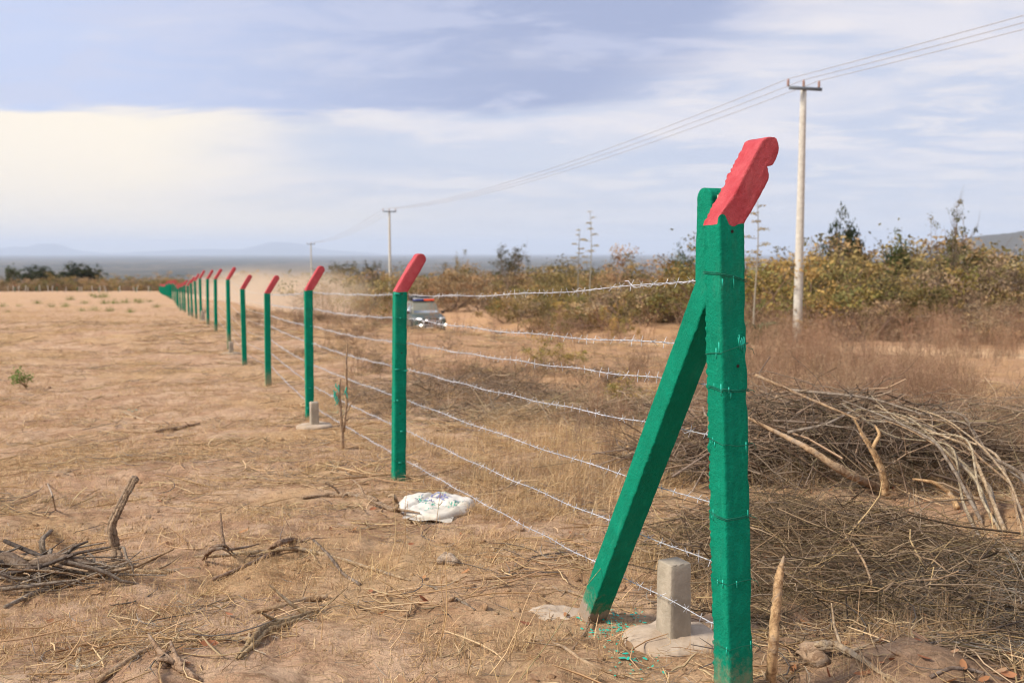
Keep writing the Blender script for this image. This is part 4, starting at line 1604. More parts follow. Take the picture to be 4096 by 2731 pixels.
# far bushland: merged low detail bushes from 420 m to 1.4 km
far_protos = []
for k in range(5):
    b = MB()
    n = 260
    c = RNG.normal(size=(n, 3)) * (0.42, 0.42, 0.28) + (0, 0, 0.45)
    c[:, 2] = np.abs(c[:, 2])
    tl = (T_BROWN, T_OLIVE, T_RUST, T_OLIVE, T_GREEN)[k]
    b.leaves(c, 0.16 * RNG.uniform(.6, 1.3, n), np.array(tl)[RNG.integers(0, len(tl), n)])
    far_protos.append(b.build('far_bush', FOL, link=False))
n = 5200
Y = RNG.uniform(430, 1150, n)
X = RNG.uniform(-0.62, 0.62, n) * Y
scatter('far_bushland', far_protos, np.column_stack([X, Y, ground_z(X, Y) - 0.5]), RNG.random(n) * 6.3, RNG.uniform(2.4, 5.0, n), RNG.integers(0, 5, n), 'far band of brown and olive bushland below the plain')
n = 900
px = RNG.uniform(-300, 4400, n)
Y = RNG.uniform(160, 420, n)
X = (px - 2048) / F * Y
keep = ((X - (FA + FB * Y)) > 14) & (road_dist(X, Y) > 5)
X, Y = X[keep], Y[keep]
n = len(X)
scatter('scrubland', [o.copy() for o in far_protos], np.column_stack([X, Y, ground_z(X, Y) - 0.3]), RNG.random(n) * 6.3, RNG.uniform(2.5, 5.0, n), RNG.integers(0, 5, n), 'distant brown scrub filling the land beyond the track')

# agave flower stalks
def agave(px, ytop, Y, side):
    p = at(px, ytop, Y)
    zb = gz(p.x, Y)
    H = p.z - zb
    e = empty('agave_stalk', (p.x, Y, zb), random.random() * 6, label=side, cat='agave', group='tall agave flower stalks above the scrub')
    mb = MB()
    pts = [(0.05 * math.sin(z * 1.1), 0.04 * math.cos(z), z) for z in np.linspace(0, H, 14)]
    mb.tube(pts, np.linspace(.045, .012, 14), 6, (0.30, 0.27, 0.21))
    mb.build('stalk', FOL, e)
    for k in range(9):
        mb = MB()
        z = H * (0.58 + 0.42 * k / 8)
        a = k * 2.4
        l_ = (0.50 - 0.40 * (k / 8)) * min(1, H / 5)
        b0 = np.array((0, 0, z))
        b1 = b0 + np.array((math.cos(a) * l_, math.sin(a) * l_, 0.07))
        mb.tube([b0, (b0 + b1) / 2 - (0, 0, .02), b1], [.014, .012, .01], 4, (0.30, 0.27, 0.2))
        n_ = 60 if k < 7 else 25
        c = b1 + RNG.normal(size=(n_, 3)) * (0.115, 0.115, 0.03) * (1.15 - k / 14)
        mb.leaves(c, 0.035, np.array([(0.36, 0.27, 0.08), (0.27, 0.23, 0.08), (0.42, .30, .12)])[RNG.integers(0, 3, n_)])
        mb.build('flower_cluster', FOL, e)
    mb = MB()
    for k in range(18):
        a = k * 2.4
        t_ = np.linspace(0, 1, 6)
        pts = np.stack([np.cos(a) * t_ * 0.9, np.sin(a) * t_ * .9, 0.85 * np.sin(t_ * 1.9)], 1)
        mb.tube(pts, 0.07 * (1 - t_ ** 2) + .003, 4, (0.12, 0.14, 0.07))
    mb.build('leaf_rosette', FOL, e)


agave(2316, 925, 55, 'shorter agave flower stalk, left one of the pair above the scrub')
agave(2363, 852, 54, 'taller agave flower stalk, right one of the pair above the scrub')
agave(3030, 800, 36, 'agave flower stalk between the corner post and the power pole')

# ------------------------------------------------------------------ far fence of old white posts and new green posts
FE = POSTS[-1]
fx0, fy0 = FA + FB * FE[0], FE[0]
white = [-40, 3, 38, 57, 80, 108, 117, 165, 198, 214, 268, 322, 331, 376, 404, 431, 487, 540, 552, 597]
wp = MB()
pts_ = [(0.0, 0, -0.2), (0.03, 0, 0.6), (-0.02, 0, 1.1), (0.05, 0, 1.5), (0.20, 0, 1.85)]
wp.tube(pts_, 0.085, 6, cap=True)
wmesh = wp.mesh('old_post', MATS['pole_concrete'])


def far_loc(px):
    t_ = px / 632.0
    Y = 285 + (fy0 - 285) * t_
    X = (px - 2048) / F * Y
    return X, Y, gz(X, Y)


for i, px in enumerate(white):
    X, Y, Z = far_loc(px)
    o = bpy.data.objects.new('old_post', wmesh)
    COL.objects.link(o)
    o.location = (X, Y - 0.6, Z)
    o.rotation_euler = (R(random.uniform(-6, 6)), R(random.uniform(-12, 12)), random.random() * 6)
    o.scale = (1, 1, random.uniform(.72, 1.05))
    tag(o, 'thin crooked whitish post of the old far fence', 'fence post', 'crooked whitish posts along the far edge of the field')
for i, px in enumerate([-20, 62, 147, 229, 310, 395, 475, 545, 603]):
    X, Y, Z = far_loc(px)
    e = empty('fence_post', (X, Y, Z), R(-70), 'green post with red tip in the far fence across the field', 'fence post', 'green posts of the far fence across the field')
    sm, am, h0 = protos[i % 4]
    for nm, me in (('shaft', sm), ('red_arm', am)):
        o = bpy.data.objects.new(nm, me)
        COL.objects.link(o)
        o.parent = e

# ------------------------------------------------------------------ dry grass, weeds and litter
STRAW = np.array([(0.58, 0.40, 0.20), (0.50, 0.33, 0.16), (0.64, 0.47, 0.26), (0.42, 0.27, 0.135), (0.52, 0.38, 0.21)])
GREYS = np.array([(0.27, 0.225, 0.18), (0.20, 0.165, 0.135), (0.35, 0.30, 0.24), (0.30, 0.23, 0.165), (0.42, 0.35, 0.26)])


def blade_tuft(n, h, lean, wid, tints, spread, curl=0.5):
    mb = MB()
    for i in range(n):
        a = random.random() * 6.283
        l_ = h * random.uniform(.45, 1.1)
        ln = abs(random.gauss(0, lean))
        b0 = np.array((random.gauss(0, spread), random.gauss(0, spread), -0.01))
        d = np.array((math.cos(a), math.sin(a), 0))
        t_ = np.linspace(0, 1, 4)
        out = l_ * (math.sin(min(1.4, ln)) * t_ + curl * ln * t_ * t_ * .5)
        z = l_ * math.cos(min(1.45, ln)) * t_ * (1 - 0.25 * ln * t_)
        c = b0 + d[None] * out[:, None] + np.array((0, 0, 1.))[None] * z[:, None]
        sd = np.array((-d[1], d[0], 0)) * wid
        if random.random() < .5:
            sd = np.array((sd[0] * .3, sd[1] * .3, wid * .9))
        w_ = np.array((1, .9, .65, .12))[:, None]
        v = np.concatenate([c - sd * w_, c + sd * w_])
        tint = tints[random.randrange(len(tints))] * random.uniform(.8, 1.15)
        mb.add(v, [(0, 1, 5, 4), (1, 2, 6, 5), (2, 3, 7, 6)], None, tint)
    return mb


def weed(h, n, tint, seeds):
    mb = MB()
    for i in range(n):
        a = random.random() * 6.28
        ln = random.uniform(0.02, .35)
        p = np.array((random.gauss(0, .05), random.gauss(0, .05), -.01))
        d = np.array((math.cos(a) * ln, math.sin(a) * ln, 1))
        l_ = h * random.uniform(.6, 1.1)
        pts = [p]
        for k in range(5):
            d = d + np.array((random.gauss(0, .09), random.gauss(0, .09), 0))
            p = p + d * l_ / 5
            pts.append(p)
        tt = np.array(tint) * random.uniform(.75, 1.2)
        mb.tube(pts, np.linspace(.0035, .0012, 6), 3, tt)
        for k in range(random.randint(2, 5)):
            q0 = pts[random.randint(2, 5)]
            q1 = q0 + rdir(.1, .9) * l_ * .22
            mb.tube([q0, (q0 + q1) / 2 + (0, 0, -.01), q1], [.0018, .0014, .0008], 3, tt)
            if seeds:
                c = q1 + RNG.normal(size=(seeds, 3)) * .018
                mb.leaves(c, .008, tt * 1.25)
    return mb


random.seed(5)
tufts = [blade_tuft(44, .30, .85, .0021, STRAW, .07).build('grass_tuft', FOL, link=False) for _ in range(4)]
tufts += [blade_tuft(40, .30, 1.25, .0021, STRAW, .11).build('grass_tuft', FOL, link=False) for _ in range(3)]
tufts += [blade_tuft(38, .26, 1.2, .002, GREYS * (1.3, 1.15, .95), .12).build('grass_tuft', FOL, link=False) for _ in range(2)]
xf = lambda Y: FA + FB * Y
xr = lambda Y: np.maximum(0.56 * Y + 0.8, 1)
n = 15000
X, Y = in_view(n, 3.3, 70, lambda Y: xf(Y) + 0.12, lambda Y: np.minimum(xr(Y), xf(Y) + 22), 0.8)
s_ = X - xf(Y)
dens = np.clip(vnoise(X / .9, Y / .9, 101) * 2.4 + vnoise(X / 3, Y / 3, 104) * 1.3 + 0.48, .05, 1)
pile_gap = ((X - 3.95) / .75) ** 2 + ((Y - 6.6) / .95) ** 2 < 1
PXX = 2048 + F * X / Y
dens = dens * np.where((X > 1.0) & (Y < 8), .13, 1.0)                       # mostly grey stalks near at right
dens = dens * np.where((PXX < 2800) & (Y > 17), .30, 1.0)                   # bare earth towards the track
dens = dens * np.where((PXX > 2800) & (Y > 13), .55, 1.0)
keep = (RNG.random(len(X)) < dens) & (road_dist(X, Y) > 2.6 + vnoise(X, Y, 9)) & ~(pile_gap & (RNG.random(len(X)) < .85)) & ~((Y < 5.2) & (s_ < 0.55) & (RNG.random(len(X)) < .75))
X, Y = X[keep], Y[keep]
n = len(X)
sc = RNG.uniform(.55, 1.2, n) * np.interp(Y, [3, 6, 14, 20, 60], [0.5, .72, .85, .8, 1.0]) * (0.6 + 0.5 * smooth(X - xf(Y), 0, 1.2))
scatter('dry_grass', tufts, np.column_stack([X, Y, ground_z(X, Y)]), RNG.random(n) * 6.3, sc, RNG.integers(0, 9, n), 'dry straw coloured grass beyond the fence')

weeds = [weed(.75, 9, (0.36, 0.22, 0.13), 5).build('dry_weed', FOL, link=False) for _ in range(3)] + [weed(.6, 8, (0.30, 0.21, .14), 0).build('dry_weed', FOL, link=False) for _ in range(2)] + [weed(.8, 8, (0.43, 0.29, 0.17), 9).build('dry_weed', FOL, link=False)]
n = 11000
X, Y = in_view(n, 8.5, 60, lambda Y: np.maximum(xf(Y) + .8, np.where(Y < 16, .06 * Y, -9)), lambda Y: xr(Y) + 1, 1.0)
dens = np.clip(vnoise(X / 1.5, Y / 1.8, 102) * 2.6 + vnoise(X / 5, Y / 5, 110) * 1.2 + 0.36, .03, 1) * np.where(X > 0.17 * Y, .9, np.where(Y > 20, .07, .25))
keep = (RNG.random(len(X)) < dens) & ((road_dist(X, Y) > 2.8) | ((X > .27 * Y) & (RNG.random(len(X)) < .55)))
X, Y = X[keep], Y[keep]
n = len(X)
scatter('dry_weeds', weeds, np.column_stack([X, Y, ground_z(X, Y)]), RNG.random(n) * 6.3, RNG.uniform(.5, 1.1, n) * np.interp(Y, [8, 14, 25, 40, 60], [.75, 1, 1.35, 2.2, 2.4]), RNG.integers(0, 6, n), 'tall pinkish brown dry weeds on the right')

# cut stubble in the cleared field
stub_t = [blade_tuft(16, .055, .8, .0018, STRAW, .05).build('stubble', FOL, link=False) for _ in range(3)] + [blade_tuft(9, .12, .9, .0018, STRAW, .03).build('stubble', FOL, link=False) for _ in range(2)]
n = 22000
X, Y = in_view(n, 3.0, 75, lambda Y: -.57 * Y - .5, lambda Y: xf(Y) + .3, 0.85)
dens = np.clip(vnoise(X / .9, Y / .7, 103) * 2.2 + vnoise(X / 3.2, Y / 2.2, 105) * 1.5 + 0.28, .03, 1)
keep = RNG.random(len(X)) < dens
X, Y = X[keep], Y[keep]
n = len(X)
scatter('stubble', stub_t, np.column_stack([X, Y, ground_z(X, Y)]), RNG.random(n) * 6.3, RNG.uniform(.5, 1.4, n) * np.interp(Y, [3, 10, 75], [.9, 1.1, 2.2]), RNG.integers(0, 5, n), 'short dry stubble in the cleared field')

# loose straw, roots and twigs lying about
lit = []
for k in range(12):
    mb = MB()
    for i in range(7 if k < 8 else 2):
        big = k >= 8
        l_ = random.uniform(.03, .16) if not big else random.uniform(.15, .5)
        a = random.random() * 6.28
        c = np.array((random.gauss(0, .09), random.gauss(0, .09), random.uniform(.002, .012)))
        pts = []
        bend = random.gauss(0, .5)
        for t_ in np.linspace(-.5, .5, 5):
            aa = a + bend * t_
            pts.append(c + np.array((math.cos(aa) * t_ * l_, math.sin(aa) * t_ * l_, random.uniform(-.002, .008) + abs(t_) * random.uniform(0, .02 if not big else .05))))
        tint = (STRAW if random.random() < .72 else GREYS)[random.randrange(5)] * random.uniform(.75, 1.15)
        mb.tube(pts, np.array((.6, 1, 1, .9, .4)) * (random.uniform(.0008, .002) if not big else random.uniform(.0022, .0055)), 3, tint)
    lit.append(mb.build('straw_litter', FOL, link=False))
n = 24000
X, Y = in_view(n, 2.6, 40, lambda Y: -.57 * Y - .6, lambda Y: np.minimum(.57 * Y + .6, xf(Y) + 14), 0.9)
dens = np.clip(vnoise(X / .8, Y / .6, 106) * 2.4 + vnoise(X / 2.6, Y / 2.0, 107) * 1.6 + 0.36, .05, 1)
keep = (RNG.random(n) < dens) & (road_dist(X, Y) > 1.8)
X, Y = X[keep], Y[keep]
n = len(X)
ii = np.where(RNG.random(n) < np.where(X > xf(Y), .6, .8), RNG.integers(0, 8, n), RNG.integers(8, 12, n))
scatter('straw_litter', lit, np.column_stack([X, Y, ground_z(X, Y) + .002]), RNG.random(n) * 6.3, RNG.uniform(.6, 1.3, n) * np.interp(Y, [3, 8, 40], [.9, 1.1, 2.2]), ii, 'loose straw and broken twigs lying on the soil', tilt=.06)

# clods of earth and fallen leaves
cl = []
for k in range(4):
    mb = MB()
    th_ = np.arange(7) * 2 * np.pi / 7
    rows = []
    for z, r_ in ((-.3, .6), (0.05, 1.0), (.4, .85), (.65, .4)):
        j = RNG.uniform(.75, 1.25, 7)
        rows.append(np.column_stack([np.cos(th_) * r_ * j, np.sin(th_) * r_ * j, z * RNG.uniform(.8, 1.2, 7)]))
    i = np.arange(3)[:, None] * 7
    j = np.arange(7)[None]
    mb.add(np.concatenate(rows), np.stack([i + j, i + (j + 1) % 7, i + 7 + (j + 1) % 7, i + 7 + j], -1).reshape(-1, 4), [(21, 21 + a, 22 + a) for a in range(1, 6)])
    cl.append(mb.build('clod', MATS['dry_soil'], link=False))
n = 5200
X, Y = in_view(n, 2.6, 25, lambda Y: -.57 * Y - .6, lambda Y: .57 * Y + .6, 0.8)
dens = np.clip(vnoise(X / .9, Y / .8, 108) * 2.5 + .2 + (((X - 4.0) / 1.0) ** 2 + ((Y - 6.7) / 1.1) ** 2 < 1) * 1.0, .04, 1)
keep = RNG.random(n) < dens
X, Y = X[keep], Y[keep]
n = len(X)
scatter('earth_clods', cl, np.column_stack([X, Y, ground_z(X, Y)]), RNG.random(n) * 6.3, np.minimum(.05, RNG.lognormal(-4.6, .55, n)), RNG.integers(0, 4, n), 'small clods of dry earth', tilt=.3)

lf = []
for k in range(3):
    mb = MB()
    u = np.linspace(-1, 1, 6)
    wd = .42 * np.sqrt(np.maximum(0, 1 - u ** 2)) + .01
    mid = np.column_stack([u, u * 0, .18 * u ** 2 + .05])
    a_ = mid + np.column_stack([u * 0, wd, .22 * wd])
    b_ = mid - np.column_stack([u * 0, wd, -.22 * wd])
    t0 = ((0.42, 0.20, 0.09), (0.36, 0.22, 0.12), (0.30, .13, .06))[k]
    mb.add(np.concatenate([a_, mid, b_]), grid_faces(3, 6), None, t0)
    lf.append(mb.build('dead_leaf', FOL, link=False))
n = 1500
X, Y = in_view(n, 2.8, 9, lambda Y: -.55 * Y, lambda Y: .57 * Y, .8)
keep = (X > 1.3) | (RNG.random(n) < .10)
X, Y = X[keep], Y[keep]
n = len(X)
scatter('fallen_leaves', lf, np.column_stack([X, Y, ground_z(X, Y) + .008]), RNG.random(n) * 6.3, RNG.uniform(.012, .04, n), RNG.integers(0, 3, n), 'curled brown fallen leaves', tilt=.35)

# green tufts sprouting in the field
gt = [blade_tuft(60, .30, .7, .006, np.array([(0.15, 0.21, 0.04), (0.20, 0.24, 0.06), (0.11, 0.16, 0.035), (0.26, .25, .08)]), .10) for _ in range(3)]
gts = [g_.mesh('grass_tuft', FOL) for g_ in gt]
random.seed(12)
spots = [(12, 1228), (75, 1226), (148, 1215), (205, 1228), (262, 1228), (325, 1244), (375, 1243), (420, 1215), (455, 1215), (500, 1212), (545, 1205), (600, 1208), (628, 1230), (415, 1190), (385, 1192), (370, 1185), (520, 1250), (440, 1246),
         (280, 1200), (560, 1212), (30, 1250), (340, 1215)]
for px, py in spots:
    p = G(px, py)
    o = bpy.data.objects.new('green_tuft', random.choice(gts))
    COL.objects.link(o)
    o.location = p
    o.rotation_euler.z = random.random() * 6
    s_ = p.y / 75 * random.uniform(1.0, 2.1)
    o.scale = (s_, s_, s_)
    tag(o, 'fresh green tuft sprouting in the far part of the field', 'grass tuft', 'fresh green tufts across the far field')
p = G(105, 1552)
e = empty('sprouting_weed', p, 0, 'small green leafy weed sprouting alone in the left of the field', 'weed')
mb = MB()
for k in range(5):
    q1 = np.array((random.uniform(-.22, .2), random.uniform(-.1, .1), random.uniform(.14, .30)))
    mb.tube([(0, 0, 0), q1 * (.5, .5, .6), q1], [.008, .006, .004], 4, (0.25, 0.15, .07))
    c = q1 + RNG.normal(size=(60, 3)) * .045
    mb.leaves(c, .024, np.array([(0.17, 0.25, 0.06), (0.12, 0.19, .045), (.22, .28, .08)])[RNG.integers(0, 3, 60)])
mb.build('leafy_stems', FOL, e)

# ------------------------------------------------------------------ brush piles and cut branches on the right
GREYT = np.concatenate([GREYS * (1.15, 1.05, .9), np.array([(0.42, .30, .18), (.33, .25, .15), (.24, .19, .10)])])


def brush(name, cx, cy, rx, ry, h, n, rmin, rmax, label, lmin=.4, lmax=1.5, tints=GREYT, flat=.45):
    e = empty(name, (cx, cy, gz(cx, cy)), 0, label, 'brush pile')
    mb = MB()
    z0 = gz(cx, cy)
    for i in range(n):
        r_ = math.sqrt(random.random())
        a = random.random() * 6.28
        x, y = cx + rx * r_ * math.cos(a), cy + ry * r_ * math.sin(a)
        zt = h * max(0.05, 1 - r_ ** 2) * random.random() ** .6
        l_ = random.uniform(lmin, lmax)
        az_ = random.random() * 6.28
        d = np.array((math.cos(az_), math.sin(az_), random.gauss(0.1, flat)))
        d /= np.linalg.norm(d)
        bend = np.array((random.gauss(0, .5), random.gauss(0, .5), -random.uniform(.05, .7)))
        t_ = np.linspace(-.5, .5, 6)
        xy = np.array((x, y, 0))[None] + d[None] * (t_ * l_)[:, None] + bend[None] * (t_ ** 2 * l_)[:, None]
        xy += RNG.normal(size=(6, 3)) * .022 * min(1, l_)
        zz = ground_z(xy[:, 0], xy[:, 1], False)
        xy[:, 2] = np.maximum(xy[:, 2] + zt + z0, zz + .004) - z0
        xy[:, 0] -= cx
        xy[:, 1] -= cy
        rr_ = random.uniform(rmin, rmax) * random.choice((.6, .8, 1, 1.4))
        tint = tints[random.randrange(len(tints))] * random.choice((.45, .75, 1.0, 1.15, 1.45))
        mb.tube(xy, np.linspace(rr_, rr_ * .4, 6), 3, tint)
        for _f in range(random.choice((0, 1, 1, 2))):
            k = random.randint(1, 4)
            q1 = xy[k] + rdir(-.3, .8) * l_ * .25
            mb.tube([xy[k], (xy[k] + q1) / 2 + RNG.normal(size=3) * .01, q1], [rr_ * .55, rr_ * .4, rr_ * .25], 3, tint)
    o = mb.build('tangled_twigs', FOL, e)
    o['kind'] = 'stuff'
    return e


random.seed(41)
bp1 = brush('brush_pile', 2.75, 8.7, 1.75, .9, .72, 1500, .0032, .0085, 'big heap of tangled grey cut branches right of the corner post')
bp2 = brush('brush_pile', 4.9, 9.2, 1.4, 1.2, .75, 900, .003, .007, 'dark tangled brush heap at the right edge of the picture')
bp3 = brush('brush_pile', 1.95, 5.45, 1.1, 1.6, .30, 1900, .0018, .0052, 'low mat of thin grey dead stalks close by on the right', .35, 1.1, np.concatenate([GREYT * (.95, .88, .86), GREYT * (.66, .58, .54), STRAW[:1] * .85]), .3)
bp4 = brush('brush_pile', 2.75, 4.7, 1.0, 1.0, .10, 800, .0016, .004, 'sparse dark twigs on the litter in the bottom right corner', .3, 1.0, GREYS * .85, .12)
bp5 = brush('brush_pile', 0.75, 13.5, 2.2, 1.2, .3, 600, .003, .006, 'low strip of dead brush behind the wires left of the brace', .4, 1.2, GREYT)
bp6 = brush('brush_pile', -0.7, 15.5, 2.0, 1.3, .5, 800, .003, .006, 'grey dead brush heap just right of the second fence post', .4, 1.2, GREYT * .8)
bp7 = brush('brush_pile', 2.6, 13.5, 2.0, 1.4, .42, 700, .003, .006, 'dead brush strip beyond the brace and corner post', .4, 1.2, GREYT)


def branch(name, pts, rad, tint, label, cat='branch', group=None, k=7, twigs=0, mat=None, knots=0, parent=None, strands=0):
    """a branch through photograph points: (px, py) lies on the ground, (px, py, Y) stands at depth Y"""
    P_ = [G(*q_[:2], lift=rad[min(i, len(rad) - 1)] * .6) if len(q_) == 2 else at(*q_) for i, q_ in enumerate(pts)]
    P_ = np.array([tuple(p_) for p_ in P_])
    # resample smoothly
    t0 = np.linspace(0, 1, len(P_))
    n = max(12, 7 * len(P_))
    t1 = np.linspace(0, 1, n)
    pp = np.stack([np.interp(t1, t0, P_[:, c]) for c in range(3)], 1)
    for _ in range(5):
        pp[1:-1] = (pp[:-2] + 2 * pp[1:-1] + pp[2:]) / 4
    rr_ = np.interp(t1, np.linspace(0, 1, len(rad)), rad)
    pp[1:-1] += RNG.normal(size=(n - 2, 3)) * rr_[1:-1, None] * .07
    rr_ = rr_ * (1 + .03 * RNG.normal(size=n).clip(-1.5, 1.5)) * (1 + knots * (np.arange(n) % 2))
    org = pp[0].copy()
    mb = MB()
    if strands:
        for q_ in range(strands):
            a = q_ * 2.4 + random.random()
            i0, i1 = (0, n) if q_ < 2 else (random.randint(0, n // 3), random.randint(n // 2 + 2, n))
            tw = np.linspace(0, random.uniform(-1.5, 1.5), n)[i0:i1]
            of = np.stack([np.cos(a + tw), np.sin(a + tw) * .5, np.sin(a + tw)], 1) * rr_[i0:i1, None] * .46
            mb.tube(pp[i0:i1] - org + of, rr_[i0:i1] * random.uniform(.42, .72) * np.linspace(1, random.uniform(.4, 1), i1 - i0), 6, np.array(tint) * random.uniform(.72, 1.12), cap=True)
    else:
        mb.tube(pp - org, rr_, k, tint, cap=True)
    for _ in range(twigs):
        i = random.randint(n // 4, n - 2)
        d = rdir(-.1, .7) * random.uniform(.08, .25)
        q = pp[i] - org
        mb.tube([q, q + d * .5 + RNG.normal(size=3) * .01, q + d], [rr_[i] * .5, rr_[i] * .4, rr_[i] * .2], 4, np.array(tint) * .9)
    o = mb.build(name, WOOD, None, smooth=True)
    o.location = org
    if parent:
        o.parent = parent
        o.location = Vector(org) - parent.location
        return o
    return tag(o, label, cat, group)


PALE, ORANGE, GREY, DARK, TAN = (0.54, 0.40, 0.25), (0.58, 0.375, 0.19), (0.33, 0.265, 0.20), (0.13, 0.10, 0.08), (0.46, 0.31, 0.18)
# orange split trunk standing out of the heap, and others beside it
branch('cut_branch', [(3545, 1985, 7.6), (3530, 1880, 7.6), (3490, 1800, 7.62), (3450, 1740, 7.65), (3415, 1675, 7.7)], (.036, .030, .025, .02, .009), ORANGE, 'orange barked stem standing up out of the brush heap', 'branch', strands=5)
branch('cut_branch', [(3490, 1790, 7.62), (3520, 1735, 7.65), (3500, 1700, 7.7)], (.016, .013, .007), ORANGE, 'short orange side stem forking from the upright one in the heap', 'branch')
branch('cut_branch', [(3520, 1965), (3380, 1890, 7.5), (3230, 1790, 7.6), (3120, 1735, 7.8), (2990, 1670, 7.9)], (.036, .031, .025, .019, .012), TAN, 'thick tan branch leaning down out of the heap towards the ground', 'branch')
branch('cut_branch', [(3830, 2040), (3800, 1970, 7.2), (3730, 1925, 7.2), (3650, 1915, 7.3)], (.022, .018, .013, .007), ORANGE, 'short bent branch with an orange cut face right of the upright stem', 'branch')
SIDE = ('thick pale', 'slender grey', 'bleached', 'brownish', 'thin straw coloured', 'grey green', 'cut end pale', 'bowed tan', 'outermost thin', 'crooked grey', 'short pale', 'long tan', 'knotty grey', 'whitish')
for k in range(14):
    u1, u2, u3 = random.uniform(-1, 1), random.uniform(-1, 1), random.uniform(-1, 1)
    br_ = branch('arching_branch', [(4030 + 110 * u1, 2120 + 60 * u2), (3980 + 120 * u1 + 40 * u3, 1950 + 60 * u2, 7.0 + .25 * u3), (3880 + 120 * u1 + 60 * u2, 1800 + 60 * u3, 7.2 + .2 * u3), (3720 + 130 * u1 + 60 * u3, 1700 + 60 * u2, 7.5 + .2 * u2), (3520 + 160 * u1, 1640 + 60 * u3, 7.9 + .2 * u2)],
           tuple(np.array((.014, .013, .011, .008, .004)) * random.uniform(.55, 1.15)), np.array(random.choice((PALE, GREY, TAN, (0.42, .34, .22)))) * random.uniform(.8, 1.1),
           SIDE[k] + ' stem in the bundle arching over the brush heap at right', 'branch', 'stems arching over the brush heap at right', twigs=random.randint(1, 4))
for k, (a_, b_, c_) in enumerate((((3020, 1500, 8.2), (3250, 1600, 8.0), (3440, 1680, 7.8)), ((3150, 1730, 7.9), (3300, 1700, 7.9), (3420, 1640, 8.0)), ((3160, 1560, 8.3), (3480, 1590, 8.1), (3700, 1660, 7.9)))):
    branch('cut_branch', [a_, b_, c_], (.014, .012, .007), TAN if k == 0 else GREY, ('long tan branch slanting across the top of the heap', 'grey crooked branch across the front of the heap', 'grey branch along the back of the heap')[k], 'branch', twigs=4)
# peeled pointed stake right of the corner post
branch('pointed_stake', [(3082, 2760), (3090, 2620, 3.55), (3100, 2480, 3.55), (3112, 2340, 3.56), (3120, 2285, 3.57), (3136, 2222, 3.58)], (.019, .0185, .0175, .016, .013, .003), (0.62, 0.40, 0.21), 'pale peeled stake with a pointed top right of the corner post', 'stake', knots=.10, k=9)
# knobbly root and its stem at the bottom right
branch('broken_root', [(3220, 2585), (3275, 2580, 3.95), (3345, 2578, 3.95), (3420, 2640), (3500, 2700), (3600, 2760)], (.016, .022, .016, .015, .013, .010), PALE, 'pale knobbly root lying at the bottom right', 'root', twigs=4, strands=4)
branch('earth_lump', [(3200, 2660), (3240, 2640), (3290, 2670)], (.03, .055, .03), (0.40, 0.27, 0.17), 'lump of root and earth under the pale knobbly root', 'clod', k=9)
branch('twig', [(3860, 2290), (3920, 2240, 5.2), (3990, 2165, 5.2)], (.006, .005, .003), DARK, 'thin dark twig pointing up over the bare soil at right', 'twig')
branch('twig', [(3480, 2110), (3500, 2080, 5.9), (3650, 2120), (3720, 2200), (3760, 2290), (3820, 2360)], (.006, .007, .007, .008, .008, .006), (0.16, 0.15, 0.09), 'long greenish twig arching over the soil right of the corner post', 'twig')
branch('twig', [(3330, 2060), (3450, 2230, 4.9), (3490, 2330, 4.8), (3470, 2450)], (.007, .006, .006, .006), TAN, 'straw coloured stalk standing among the grey stalks at right', 'stalk')
branch('twig', [(3720, 2720), (3800, 2680), (3900, 2690), (4010, 2730)], (.008, .008, .007, .006), (0.24, .18, .14), 'brown bent twig on the leaf litter in the bottom right corner', 'twig')
branch('twig', [(3500, 2610, 3.9), (3700, 2590), (3870, 2540, 4.2), (4096, 2480, 4.3)], (.005, .005, .004, .004), DARK, 'thin dark twig crossing the leaf litter at the right edge', 'twig')

# ------------------------------------------------------------------ stump, roots and sticks in the cleared field
branch('bent_stump', [(468, 2262), (462, 2190, 5.62), (443, 2110, 5.6), (468, 2050, 5.6), (505, 1975, 5.62), (545, 1905, 5.66)], (.040, .034, .030, .029, .026, .030), (0.40, 0.28, 0.18), 'bent grey brown sapling stump standing in the field at left', 'stump', k=10, strands=5)
e = empty('root_clump', G(200, 2330), 0, 'torn up root clump lying left of the bent stump', 'root clump')
mbp = e.location
random.seed(77)
mb = MB()
for k in range(90):
    a = random.gauss(.1, .7)
    l_ = random.uniform(.15, .75)
    c = np.array((random.gauss(0, .22), random.gauss(0, .10), random.uniform(0, .11)))
    d = np.array((math.cos(a), math.sin(a) * .6, random.gauss(.0, .22)))
    t_ = np.linspace(-.5, .5, 5)
    pts = c[None] + d[None] * (t_ * l_)[:, None] + RNG.normal(size=(5, 3)) * .012
    pts[:, 2] = np.maximum(pts[:, 2], .0)
    rr_ = random.choice((.003, .005, .007, .012))
    mb.tube(pts, [rr_, rr_ * 1.1, rr_, rr_ * .8, rr_ * .5], 5, np.array(random.choice((GREY, TAN, DARK, GREY))) * random.uniform(.7, 1.1))
mb.build('roots', WOOD, e, smooth=True)
mb = MB()
for (x0, x1, z0, z1, r_) in ((-.34, -.05, .10, .03, .035), (-.15, .25, .06, .09, .03), (-.3, -.42, .12, .0, .03)):
    pts = [np.array((x0 + (x1 - x0) * t_, .03 * math.sin(t_ * 5), z0 + (z1 - z0) * t_ + .03 * math.sin(t_ * 3.1))) for t_ in np.linspace(0, 1, 8)]
    mb.tube(pts, np.array((.6, .9, 1.1, 1.2, 1, 1, .8, .4)) * r_, 7, (0.22, 0.155, 0.105), cap=True)
mb.build('rootstock', WOOD, e, smooth=True)
